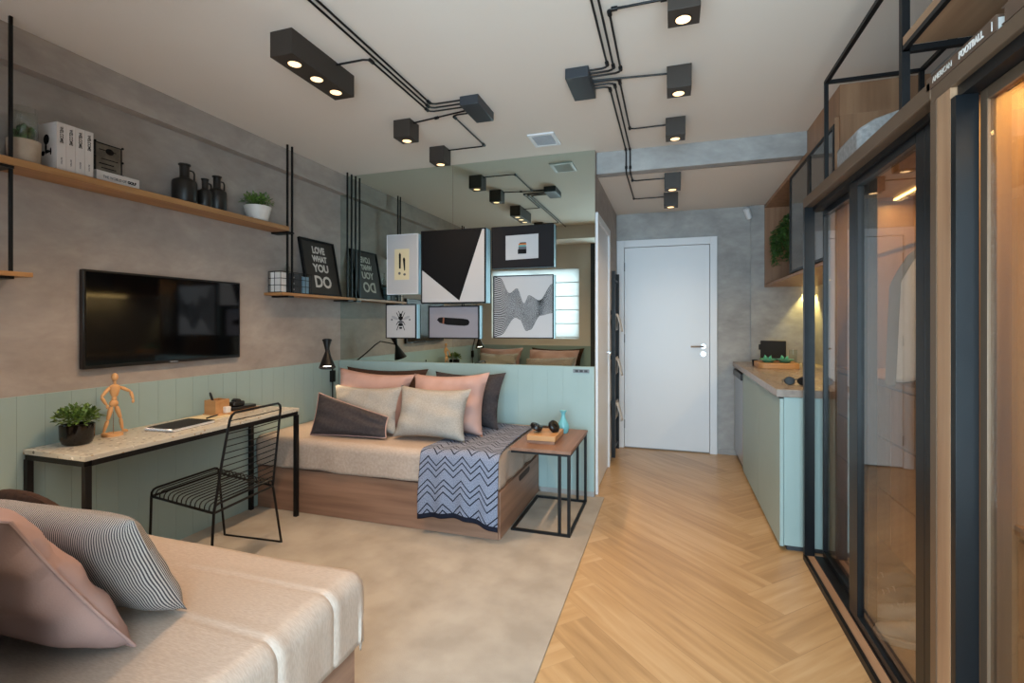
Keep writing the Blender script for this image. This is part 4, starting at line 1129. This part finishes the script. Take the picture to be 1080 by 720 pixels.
# right-hand run: six pipes leave the square box, three forward, three towards the entrance
pipes, coup = [], []
bx0 = -0.40
ys = [2.545 + 0.034 * i for i in range(7)]
pipes.append(path((bx0, ys[0], zc), (-0.305, ys[0], zc), (-0.305, 0.94, zc)))
pipes.append(path((bx0, ys[1], zc), (-0.277, ys[1], zc), (-0.277, 0.94, zc)))
pipes.append(path((bx0, ys[2], zc), (-0.245, ys[2], zc), (-0.245, 2.075, zc), (-0.012, 2.075, zc)))
pipes.append([(bx0, ys[3] + .01, zc), (-0.02, ys[3] + .01 + .045, zc)])
pipes.append(path((bx0, ys[4], zc), (-0.262, ys[4], zc), (-0.262, 3.40, zc), (-0.032, 3.40, zc)))
zs = ZS - 0.014
pipes.append(path((bx0, ys[5], zc), (-0.292, ys[5], zc), (-0.292, 3.824, zc), (-0.292, 3.824, zs), (-0.292, 4.06, zs), (-0.048, 4.06, zs)))
pipes.append(path((bx0, ys[6], zc), (-0.322, ys[6], zc), (-0.322, 3.824, zc), (-0.322, 3.824, zs), (-0.322, 4.66, zs), (-0.06, 4.66, zs)))
for x, y in ((-0.305, ys[0]), (-0.277, ys[1]), (-0.245, ys[2])): coup.append(((x, y - .025, zc), (x, y - .055, zc)))
for x, y in ((-0.262, ys[4]), (-0.292, ys[5]), (-0.322, ys[6])): coup.append(((x, y + .025, zc), (x, y + .055, zc)))
coup += [((-0.245, 2.11, zc), (-0.245, 2.085, zc)), ((-0.262, 3.37, zc), (-0.262, 3.395, zc)), ((-0.292, 3.78, zc), (-0.292, 3.80, zc)), ((-0.322, 3.78, zc), (-0.322, 3.80, zc)), ((-0.292, 3.824, zs + .03), (-0.292, 3.824, zs + .05)), ((-0.322, 3.824, zs + .03), (-0.322, 3.824, zs + .05)),
         ((-0.292, 4.03, zs), (-0.292, 4.055, zs)), ((-0.322, 4.63, zs), (-0.322, 4.655, zs)), ((-0.235, 2.075, zc), (-0.21, 2.075, zc)), ((-0.04, 2.075, zc), (-0.014, 2.075, zc))]
conduit('ceiling_conduit', 'black wiring pipes fanning out from the square ceiling box over the wood floor', (-0.52, -0.40, 2.515, 2.785), pipes, coup)
pipes, coup = [], []
jx = -1.165
ys = [2.655 + 0.045 * i for i in range(5)]
pipes.append(path((jx, ys[0], zc), (-1.355, ys[0], zc), (-1.355, 0.94, zc)))
pipes.append(path((jx, ys[1], zc), (-1.385, ys[1], zc), (-1.385, 1.22, zc), (-1.59, 1.22, zc)))
pipes.append(path((jx, ys[2], zc), (-1.415, ys[2], zc), (-1.415, 2.10, zc), (-1.60, 2.10, zc)))
pipes.append([(jx, ys[3], zc), (-1.59, ys[3] + .075, zc)])
pipes.append(path((jx, ys[4], zc), (-1.30, ys[4], zc), (-1.30, 3.40, zc), (-1.595, 3.40, zc)))
for x, y in ((-1.355, ys[0]), (-1.385, ys[1]), (-1.415, ys[2])): coup.append(((x, y - .02, zc), (x, y - .05, zc)))
coup += [((-1.40, ys[3] + .045, zc), (-1.425, ys[3] + .05, zc)), ((-1.30, ys[4] + .02, zc), (-1.30, ys[4] + .05, zc)), ((-1.30, 3.36, zc), (-1.30, 3.39, zc)), ((-1.415, 2.14, zc), (-1.415, 2.11, zc))]
conduit('ceiling_conduit', 'black wiring pipes running along the ceiling from the flat box on the left', (-1.165, -1.05, 2.635, 2.90), pipes, coup)

e = empty('ceiling_vent', (-0.86, 3.435, ZC), 'square silver air vent in the ceiling in front of the mirror', 'vent')
f = MB(); x0, x1, y0, y1 = -0.955, -0.765, 3.315, 3.555; z0 = ZC - 0.012
for b in ((x0, x1, y0, y0 + .025), (x0, x1, y1 - .025, y1), (x0, x0 + .025, y0 + .025, y1 - .025), (x1 - .025, x1, y0 + .025, y1 - .025)): f.box(*b, z0, ZC)
f.build('vent_frame', WHITE, e, bevel=0.002)
s = MB()
for i in range(9):
    y = y0 + .035 + i * .0215
    s.box(x0 + .025, x1 - .025, -.009, .009, -.0008, .0008, Matrix.Translation((0, y, ZC - .008)) @ Matrix.Rotation(R(38), 4, 'X'))
s.build('louvre', WHITE, e)
bx('backing', GREYF, (x0 + .025, x1 - .025, y0 + .025, y1 - .025, ZC - .0012, ZC - .0006), e)
e = empty('security_camera', (0.715, 5.30, 2.32), 'small white tilted security camera high on the wall beside the door', 'camera')
MB().cone((0.716, 5.36, 2.41), (0.716, 5.325, 2.41), 0.022, n=18).build('mount', WHITE, e)
MB().lathe([(0.001, -.055), (0.022, -.052), (0.028, -.04), (0.03, .05), (0.02, .058), (0.001, .06)], (0, 0, 0), 20, Matrix.Translation((0.716, 5.30, 2.375)) @ Matrix.Rotation(R(-22), 4, 'Y') @ Matrix.Rotation(R(20), 4, 'X')).build('body', WHITE, e)

# magazine ladder on the corridor wall
e = empty('magazine_rack', (-0.50, 4.95, 0), 'tall black magazine rack hung on the corridor wall next to the entrance door', 'rack')
for y in (4.72, 5.08): bx('upright', BLACK, (-0.530, -0.497, y - .016, y + .016, 0.05, 1.80), e)
rg = MB()
for z in (0.12, 0.55, 0.95, 1.38, 1.72): rg.cone((-0.515, 4.72, z), (-0.515, 5.08, z), 0.011, n=10)
rg.build('rung', BLACK, e)
for z, p in ((0.55, 'lowest'), (0.98, 'middle'), (1.40, 'top')):
    m = MB()
    m.grid(lambda u, v: Vector((-0.500 + 0.05 * v + 0.012 * math.sin(5 * u), 4.77 + 0.26 * u, z - 0.17 * v + 0.03 * math.sin(math.pi * v))), 8, 8)
    m.grid(lambda u, v: Vector((-0.504, 4.77 + 0.26 * u, z - 0.16 * v)), 4, 4)
    tag(m.build('magazine', mat('magazine_page', 'a8a4a0', 'c9c6c2', rough=.6, scale=14) if 'magazine_page' not in bpy.data.materials else bpy.data.materials['magazine_page'], None, solid=0.003), 'open magazine hanging over the black rack, %s of the three' % p, 'magazine', 'magazines on the rack')
    bx('clip', BLACK, (-0.548, -0.495, 4.70, 4.73, z - 0.01, z + 0.03), e)

# ------------------------------------------------------------------ kitchenette
e = empty('kitchen_cabinet', (0.92, 3.97, 0), 'pale teal kitchen base cabinet beside the wood floor', 'cabinet')
bx('plinth', CHAR, (0.64, 1.25, 3.22, 4.74, 0, 0.03), e)
bx('carcass', PAINT, (0.622, 1.27, 3.204, 4.745, 0.03, 0.884), e, 0.001)
bx('door', PAINT, (0.600, 0.620, 3.20, 3.96, 0.025, 0.876), e, 0.0015)
bx('door', PAINT, (0.600, 0.620, 3.964, 4.742, 0.025, 0.876), e, 0.0015)
tag(bx('worktop', COUNTER, (0.582, 1.298, 3.195, 5.332, 0.886, 0.930), None, 0.002), 'brown grey stone worktop over the teal cabinet and the fridge', 'worktop')
e = empty('mini_fridge', (0.9, 5.03, 0), 'small stainless steel fridge under the far end of the worktop', 'fridge')
bx('body', CHAR, (0.645, 1.25, 4.77, 5.315, 0.02, 0.862), e, 0.004)
bx('door', STEEL, (0.598, 0.643, 4.765, 5.32, 0.06, 0.80), e, 0.006)
tag(bx('door_top', BLACKP, (0.585, 0.643, 4.765, 5.32, 0.802, 0.862), e, 0.008), 'black grip strip')
bx('foot_panel', BLACKP, (0.62, 0.643, 4.775, 5.31, 0.0, 0.055), e)
ZK = 0.930
e = empty('serving_board', (0.88, 4.72, ZK), 'rounded wooden serving board on the worktop under the green dishes', 'tray')
def rrect(x0, x1, y0, y1, r, n=6):
    P = []
    for cx, cy, a in ((x1 - r, y1 - r, 0), (x0 + r, y1 - r, 90), (x0 + r, y0 + r, 180), (x1 - r, y0 + r, 270)):
        for k in range(n + 1): t = R(a + 90 * k / n); P.append((cx + r * math.cos(t), cy + r * math.sin(t)))
    return P
MB().prism(rrect(0.705, 1.02, 4.60, 4.92, 0.06), lambda u, v, w: Vector((u, v, w)), ZK, ZK + 0.045).build('board', PINE, e, bevel=0.004)
for (x, y, l) in ((0.795, 4.72, 'left green ceramic leaf dish on the serving board'), (0.925, 4.72, 'right green ceramic leaf dish on the serving board')):
    e = empty('leaf_dish', (x, y, ZK + 0.045), l, 'dish', 'green dishes')
    MB().lathe([(0, 0), (0.03, 0), (0.062, 0.022), (0.068, 0.030), (0.064, 0.030), (0.03, 0.006), (0, 0.005)], (x, y, ZK + 0.045), 26, Matrix.Diagonal((1, 1.3, 1, 1))).build('bowl', GREENP, e)
    m = MB(); leaf(m, (x - 0.01, y + .03, ZK + .06), (-.2, .2, 1), (0, 1, 0), 0.05, 0.035); leaf(m, (x + .02, y + .05, ZK + .06), (.3, .2, 1), (0, 1, 0), 0.045, 0.03)
    m.build('leaf_rim', GREENP, e, solid=0.003)
e = empty('tray_stand', (0.915, 5.17, ZK), 'black rectangular tray standing upright behind the serving board', 'tray')
bx('panel', BLACKM, (0.805, 1.02, 5.15, 5.17, ZK, ZK + 0.215), e, 0.006)
bx('grip', BLACKM, (0.79, 0.805, 5.145, 5.175, ZK + 0.13, ZK + 0.18), e, 0.003)
bx('foot', BLACKM, (0.83, 0.995, 5.12, 5.20, ZK, ZK + 0.012), e, 0.002)
e = empty('drinking_glass', (1.05, 5.05, ZK), 'clear tall glass right of the black tray', 'glass')
MB().lathe([(0, 0), (0.03, 0), (0.034, 0.14), (0.032, 0.14), (0.028, 0.006), (0, 0.006)], (1.055, 5.05, ZK), 24).build('glass_body', CLEAR, e)
e = empty('espresso_cup', (0.725, 4.98, ZK), 'tiny black cup left of the serving board', 'cup')
MB().lathe([(0, 0), (0.022, 0), (0.026, 0.05), (0.023, 0.05), (0.02, 0.006), (0, 0.006)], (0.722, 4.93, ZK), 20).build('cup_body', BLACKP, e)
e = empty('pepper_mill', (1.13, 4.98, ZK), 'dark pepper mill at the right end of the worktop, behind the serving board', 'pepper mill')
MB().lathe([(0, 0), (0.024, 0), (0.026, 0.02), (0.016, 0.06), (0.022, 0.09), (0.02, 0.11), (0.008, 0.118), (0.014, 0.135), (0.012, 0.15), (0, 0.155)], (1.14, 4.98, ZK), 20).build('mill_body', mat('dark_wood', '3a241a', rough=.4), e)
e = empty('sunglasses', (0.72, 3.45, ZK), 'shiny black sunglasses lying near the front corner of the worktop', 'sunglasses')
for dx in (-.036, .036):
    MB().lathe([(0.001, -.004), (0.027, -.004), (0.031, 0), (0.027, .004), (0.001, .004)], (0, 0, 0), 22, Matrix.Translation((0.735 + dx, 3.44, ZK + .026)) @ Matrix.Rotation(R(80), 4, 'X') @ Matrix.Diagonal((1, .85, 1, 1))).build('lens', BLACKP, e)
MB().tube([(0.728, 3.44, ZK + .034), (0.735, 3.438, ZK + .038), (0.742, 3.44, ZK + .034)], 0.003, 6).build('bridge', BLACKP, e)
for s in (-1, 1): MB().tube([(0.735 + s * .066, 3.44, ZK + .03), (0.735 + s * .064, 3.50, ZK + .024), (0.735 + s * .05, 3.57, ZK + .004)], 0.003, 6).build('temple', BLACKP, e)

# upper cabinet with open niche
e = empty('wall_cabinet', (1.08, 4.24, 1.66), 'wood wall cabinet above the worktop with smoked glass doors and an open plant niche', 'cabinet')
ux, uy0, uy1, uz0, uz1 = 0.866, 3.16, 5.333, 1.66, 2.455
t = 0.022; m = MB()
m.box(ux, 1.299, uy0, uy1, uz0, uz0 + t); m.box(ux, 1.299, uy0, uy1, uz1 - 0.03, uz1)
m.box(ux, 1.299, uy0, uy0 + t, uz0 + t, uz1 - 0.03); m.box(ux, 1.299, uy1 - t, uy1, uz0 + t, uz1 - 0.03); m.box(ux + .01, 1.299, 4.255, 4.255 + t, uz0 + t, uz1 - .03)
m.box(1.28, 1.299, uy0 + t, uy1 - t, uz0 + t, uz1 - .03)
m.build('carcass', WAL_Z, e, bevel=0.001)
m = MB(); m.box(0.886, 1.299, 3.145, 3.835, uz1, ZC - .001); m.build('top_box', WAL_Z, e, bevel=0.001)
bx('end_panel', WAL_Z, (0.886, 1.299, 3.138, 3.16, uz0, uz1), e, 0.001)
for a, b in ((3.165, 3.70), (3.705, 4.25)):
    d = MB(); z0, z1 = uz0 + .028, uz1 - .036; s = .028
    d.box(ux - .004, ux + .014, a, a + s, z0, z1); d.box(ux - .004, ux + .014, b - s, b, z0, z1); d.box(ux - .004, ux + .014, a + s, b - s, z0, z0 + s * .6); d.box(ux - .004, ux + .014, a + s, b - s, z1 - s * .6, z1)
    dd = d.build('door', BLACK, e)
    bx('glass_pane', SMOKE, (ux + .002, ux + .008, a + s, b - s, z0 + s * .6, z1 - s * .6), dd)
led = bx('led_strip', LEDM, (1.20, 1.212, 3.25, 4.6, uz0 - .008, uz0 - .0005), e)
la = area('cabinet_led', (1.19, 3.95, uz0 - .012), (0, 0, 0), 0.02, 1.4, 5, LED_COL)
MB().cone((1.24, 5.305, uz0 - .0005), (1.24, 5.305, uz0 - .006), 0.03, n=24).build('downlight', LEDM, e)
l = bpy.data.lights.new('niche_downlight', 'SPOT'); l.energy = 20; l.color = (1, .78, .25); l.spot_size = R(76); l.spot_blend = 0.15; l.shadow_soft_size = 0.02
o = bpy.data.objects.new('niche_downlight', l); C.objects.link(o); o.location = (1.24, 5.305, uz0 - .02)
# trailing plant in the niche
e = empty('hanging_plant', (1.0, 4.62, 1.75), 'green trailing plant hanging in the open niche of the wall cabinet', 'plant')
MB().lathe([(0, 2.06), (0.05, 2.06), (0.065, 2.17), (0.06, 2.17), (0.05, 2.15), (0, 2.15)], (1.0, 4.62, 0), 24).build('pot', POTW, e)
MB().tube([(0.95, 4.62, 2.165), (1.0, 4.62, 2.424), (1.05, 4.62, 2.165)], 0.002, 6).build('cord', BLACK, e)
m = MB(); rng = random.Random(4)
for i in range(64):
    a = rng.uniform(0, 6.28); L_ = rng.uniform(.16, .44)
    sx_, sy_ = 0.07 * math.cos(a) - 0.05, 0.2 * math.sin(a) + 0.24
    for k in range(26):
        tt = k / 25
        p = Vector((0.985 + sx_ * min(1, tt * 2.2), 4.62 + sy_ * min(1, tt * 1.8), 2.175 + 0.05 * math.sin(min(1, tt * 3) * math.pi) - L_ * max(0, tt - .18) ** 1.1))
        leaf(m, p, (rng.uniform(-1, 1), rng.uniform(-1, 1), rng.uniform(-.9, .2)), (0, 0, 1), .046, .018)
m.build('foliage', LEAFD, e, fixn=False)

# ------------------------------------------------------------------ wardrobes
def pane_door(parent, x0, x1, y0, y1, z0, z1, sw, m=FRAME, sf=None):
    sf = sf or sw
    d = MB(); d.box(x0, x1, y0, y0 + sw, z0, z1); d.box(x0, x1, y1 - sf, y1, z0, z1); d.box(x0, x1, y0 + sw, y1 - sf, z0, z0 + .03); d.box(x0, x1, y0 + sw, y1 - sf, z1 - .03, z1)
    o = d.build('sliding_door', m, parent, bevel=0.0015)
    xm = (x0 + x1) / 2
    bx('glass_pane', GLASS, (xm - .003, xm + .003, y0 + sw, y1 - sf, z0 + .03, z1 - .03), o)
    return o
e = empty('wardrobe', (1.0, 2.41, 0), 'far glass-fronted wardrobe with a shirt and shoes inside, next to the kitchen', 'wardrobe', 'glass wardrobes')
bx('base', WAR_Y, (0.715, 1.285, 1.70, 3.118, 0.0, 0.035), e)
tag(bx('threshold', BLACK, (0.700, 0.715, 1.70, 3.118, 0.0, 0.030), e), 'black edge strip')
bx('floor_track', BLACK, (0.747, 0.825, 1.74, 3.08, 0.035, 0.042), e)
bx('header_rail', BRONZE, (0.700, 0.83, 1.70, 3.118, 1.948, 2.0), e, 0.002)
bx('head_track', BLACK, (0.740, 0.83, 1.70, 3.118, 1.925, 1.948), e)
bx('jamb', FRAME, (0.700, 0.75, 3.085, 3.118, 0.035, 1.948), e, 0.0015)
bx('top_panel', WAR_Y, (0.83, 1.285, 1.70, 3.118, 1.956, 1.978), e)
bx('end_panel', WAR_Z, (0.83, 1.285, 3.098, 3.118, 0.035, 1.956), e)
bx('back_panel', WAR_Z, (1.268, 1.285, 1.70, 3.098, 0.035, 1.956), e)
pane_door(e, 0.790, 0.820, 2.43, 3.096, 0.042, 1.925, 0.10, sf=0.012)
pane_door(e, 0.752, 0.784, 1.862, 2.545, 0.042, 1.925, 0.058, sf=0.10)
bx('fixed_stile', FRAME, (0.752, 0.80, 1.702, 1.859, 0.042, 1.925), e)
# drawer chest inside, shelf above the shoes
bx('chest', WAR_Z, (0.875, 1.266, 1.72, 3.09, 0.38, 1.055), e)
for i in range(3):
    for y0, y1 in ((1.725, 2.40), (2.405, 3.085)):
        bx('drawer', WAR_Z, (0.856, 0.875, y0, y1, 0.385 + i * .222, 0.385 + i * .222 + .214), e, 0.002)
bx('chest_top', WAR_Y, (0.850, 1.266, 1.72, 3.09, 1.055, 1.075), e)
MB().cone((1.02, 1.705, 1.66), (1.02, 3.097, 1.66), 0.011, n=14).build('hanging_rod', SILVER, e)
tag(bx('led_strip', LEDM, (1.10, 1.112, 1.75, 3.05, 1.948, 1.955), e), 'glowing warm strip')
area('wardrobe_led_far', (1.105, 2.4, 1.94), (0, 0, 0), 0.02, 1.3, 5.5, LED_COL)
def shirt(y, z0, label, m, xw, group='clothes in the wardrobe'):
    e = empty('shirt', (1.02, y, z0), label, 'shirt', group)
    def f(u, v):
        # u around the garment, v down
        a = 2 * math.pi * u; w = xw * (0.42 + 0.58 * min(1, v * 6) ** 0.6) * (1 + .06 * v)
        t = 0.014 + 0.03 * min(1, v * 3)
        fold = 0.012 * math.sin(5 * a) * v
        return Vector((1.02 + (w + fold) * math.cos(a), y + t * math.sin(a) + 0.008 * math.sin(9 * math.cos(a)) * v, 1.625 - 0.10 * (abs(math.cos(a)) ** 1.5) * min(1, v * 5) * (1 - v * .6) - v * (1.625 - z0)))
    m_ = MB().grid(f, 40, 24)
    m_.build('cloth', m, e, weld=True, solid=0.002)
    MB().tube([(1.02, y, 1.615), (1.02, y, 1.645), (1.035, y, 1.668), (1.02, y, 1.684), (1.005, y, 1.674)], 0.0025, 6).build('hanger', SILVER, e)
shirt(2.24, 1.13, 'white shirt hanging on the rod behind the wardrobe glass', SHIRT, 0.185)
shirt(2.36, 1.10, 'grey shirt hanging just behind the white one in the wardrobe', SHIRTG, 0.18)
def shoe(x, y, rz, label, m):
    e = empty('shoe', (x, y, 0.035), label, 'shoe', 'shoes on the wardrobe floor', rz=rz)
    s = MB()
    # upper: rings along the length
    P = [(-.13, .028, .075, .03), (-.10, .036, .105, .05), (-.05, .037, .10, .05), (0.0, .038, .075, .038), (.06, .043, .055, .028), (.11, .038, .042, .021), (.14, .018, .028, .012)]
    rings = []
    for x_, w, h, c in P:
        rings.append([s.bm.verts.new((x_, w * math.cos(t), 0.022 + max(0, h * math.sin(t)))) for t in [math.pi * k / 12 for k in range(13)]])
    for a, b in zip(rings, rings[1:]):
        for k in range(12): s.bm.faces.new((a[k], b[k], b[k + 1], a[k + 1]))
        s.bm.faces.new((a[0], a[12], b[12], b[0]))
    s.bm.faces.new(rings[0]); s.bm.faces.new(list(reversed(rings[-1])))
    s.build('upper', m, e, world=False, subsurf=1)
    so = MB(); out = [(x_, w + .004) for x_, w, h, c in P]; pl = out + [(a, -b) for a, b in reversed(out)]
    so.prism(pl, lambda u, v, w: Vector((u, v, w)), 0, 0.026); so.build('sole', PAPER, e, world=False, bevel=0.003)
    la = MB()
    for k in range(4): la.tube([(.005 + .02 * k, -.022, .094 - .011 * k), (.005 + .02 * k, 0, .104 - .011 * k), (.005 + .02 * k, .022, .094 - .011 * k)], 0.003, 6)
    la.build('laces', PAPER, e, world=False)
shoe(0.93, 2.36, R(170), 'white sneaker nearest the glass on the wardrobe floor', SHOE)
shoe(0.94, 2.49, R(165), 'second white sneaker just behind the first on the wardrobe floor', SHOE)
shoe(0.95, 2.62, R(175), 'grey shoe on the wardrobe floor behind the white sneakers', SHOEG)
shoe(0.95, 2.75, R(175), 'farthest grey shoe on the wardrobe floor', SHOEG)

e = empty('wardrobe', (1.0, 1.1, 0), 'near glass-fronted wardrobe with lit yellow wood interior at the right edge', 'wardrobe', 'glass wardrobes')
bx('base', WAR_Y, (0.715, 1.285, 0.50, 1.70, 0.0, 0.035), e)
tag(bx('threshold', BLACK, (0.700, 0.715, 0.50, 1.70, 0.0, 0.030), e), 'black edge strip')
bx('header_rail', BRONZE, (0.700, 0.80, 0.50, 1.698, 1.935, 1.975), e, 0.002)
bx('head_track', BLACK, (0.715, 0.82, 0.50, 1.59, 1.905, 1.935), e)
bx('side_panel', WAR_Z, (0.7015, 1.285, 1.597, 1.664, 0.035, 1.935), e)
tag(bx('edge_strip', BRONZE, (0.700, 0.76, 1.666, 1.698, 0.035, 1.935), e), 'dark bronze strip')
bx('jamb', FRAME, (0.702, 0.752, 1.572, 1.596, 0.035, 1.905), e, 0.001)
bx('top_panel', WAR_Y, (0.80, 1.285, 0.50, 1.698, 1.955, 1.975), e)
bx('back_panel', WAR_Z, (1.268, 1.285, 0.50, 1.597, 0.035, 1.955), e)
bx('end_panel', WAR_Z, (0.83, 1.268, 0.50, 0.52, 0.035, 1.955), e)
pane_door(e, 0.753, 0.773, 0.53, 1.5715, 0.036, 1.905, 0.03, m=BRONZE)
bx('chest', WAR_Z, (0.86, 1.266, 0.53, 1.595, 0.045, 0.775), e)
for i in range(3):
    bx('drawer', WAR_Z, (0.84, 0.86, 0.535, 1.59, 0.05 + i * .242, 0.05 + i * .242 + .228), e, 0.002)
bx('chest_top', WAR_Y, (0.835, 1.266, 0.53, 1.595, 0.775, 0.80), e)
tag(bx('led_strip', LEDM, (0.84, 1.25, 1.50, 1.512, 1.945, 1.954), e), 'glowing warm strip')
area('wardrobe_led_near', (1.045, 1.506, 1.935), (0, 0, 0), 0.4, 0.02, 4.5, (1.0, 0.66, 0.2))
area('wardrobe_led_near', (1.0, 1.0, 1.935), (0, 0, 0), 0.02, 0.8, 2.2, LED_COL)

# on top of the wardrobes
e = empty('felt_basket', (0.92, 2.5, 2.0), 'grey felt storage basket on top of the far wardrobe', 'basket')
MB().prism([(0.735, 2.001), (1.10, 2.001), (1.11, 2.19), (1.0, 2.20), (0.90, 2.185), (0.80, 2.155), (0.733, 2.115)], lambda u, v, w: Vector((u, w, v)), 2.38, 2.66).build('basket_body', GREYF, e, bevel=0.015)
hd = MB(); hd.tube([(0.85, 2.378, 2.08), (0.86, 2.366, 2.12), (0.92, 2.364, 2.13), (0.98, 2.366, 2.12), (0.99, 2.378, 2.08)], 0.006, 8); hd.build('handle', GREYF, e)
e = empty('book', (0.83, 1.56, 1.976), 'large brown book titled AMERICAN FOOTBALL lying on the near wardrobe', 'book')
bx('pages', PAPER, (0.704, 0.955, 1.405, 1.715, 1.979, 2.008), e)
m = MB(); m.box(0.700, 0.96, 1.40, 1.72, 1.976, 1.979); m.box(0.700, 0.96, 1.40, 1.72, 2.008, 2.012); m.box(0.700, 0.704, 1.40, 1.72, 1.979, 2.008); m.build('cover', BOOKBR, e)
MT = lambda y: basis((0.6995, y, 1.995), (0, -1, 0), (0, 0, 1))
lettering('AMERICAN', 0.022, MT(1.635), CHALK, e, 'spine_title', sx=0.92)
lettering('FOOTBALL', 0.024, MT(1.50), PAPER, e, 'spine_title', offset=0.0009, sx=0.88)
lettering('|', 0.024, MT(1.415), PAPER, e, 'spine_mark')
e = empty('book', (0.83, 1.2, 1.976), 'second book with pale pages lying on the near wardrobe at the right edge', 'book')
bx('pages', PAPER, (0.704, 0.93, 1.075, 1.375, 1.979, 2.012), e)
m = MB(); m.box(0.700, 0.935, 1.07, 1.38, 1.976, 1.979); m.box(0.700, 0.935, 1.07, 1.38, 2.012, 2.016); m.box(0.700, 0.704, 1.07, 1.37, 1.979, 2.012); m.build('cover', BOOKBR, e)
e = empty('overhead_rack', (0.9, 1.8, 2.0), 'black square rod frame with a wood shelf standing above the wardrobes', 'rack')
r = 0.009
for x, y, z0, z1, rr_ in ((0.709, 2.72, 2.0, 2.474, .008), (1.088, 2.72, 1.978, 2.474, .009), (0.711, 1.89, 2.0, 2.61, .011), (1.088, 1.89, 1.978, 2.474, .009)):
    bx('post', BLACK, (x - rr_, x + rr_, y - rr_, y + rr_, z0, z1), e)
m = MB()
for x in (0.709, 1.088): m.box(x - r, x + r, 0.6, 2.712, 2.458, 2.474)
m.box(0.718, 1.079, 2.712, 2.728, 2.458, 2.474)
m.build('top_rail', BLACK, e)
bx('shelf', WAR_Y, (0.702, 1.10, 0.6, 1.878, 2.195, 2.222), e, 0.001)
m = MB(); m.box(0.702, 1.10, 1.879, 1.90, 2.176, 2.195); m.box(0.702, 0.716, 0.6, 1.879, 2.180, 2.195); m.build('shelf_rail', BLACK, e)
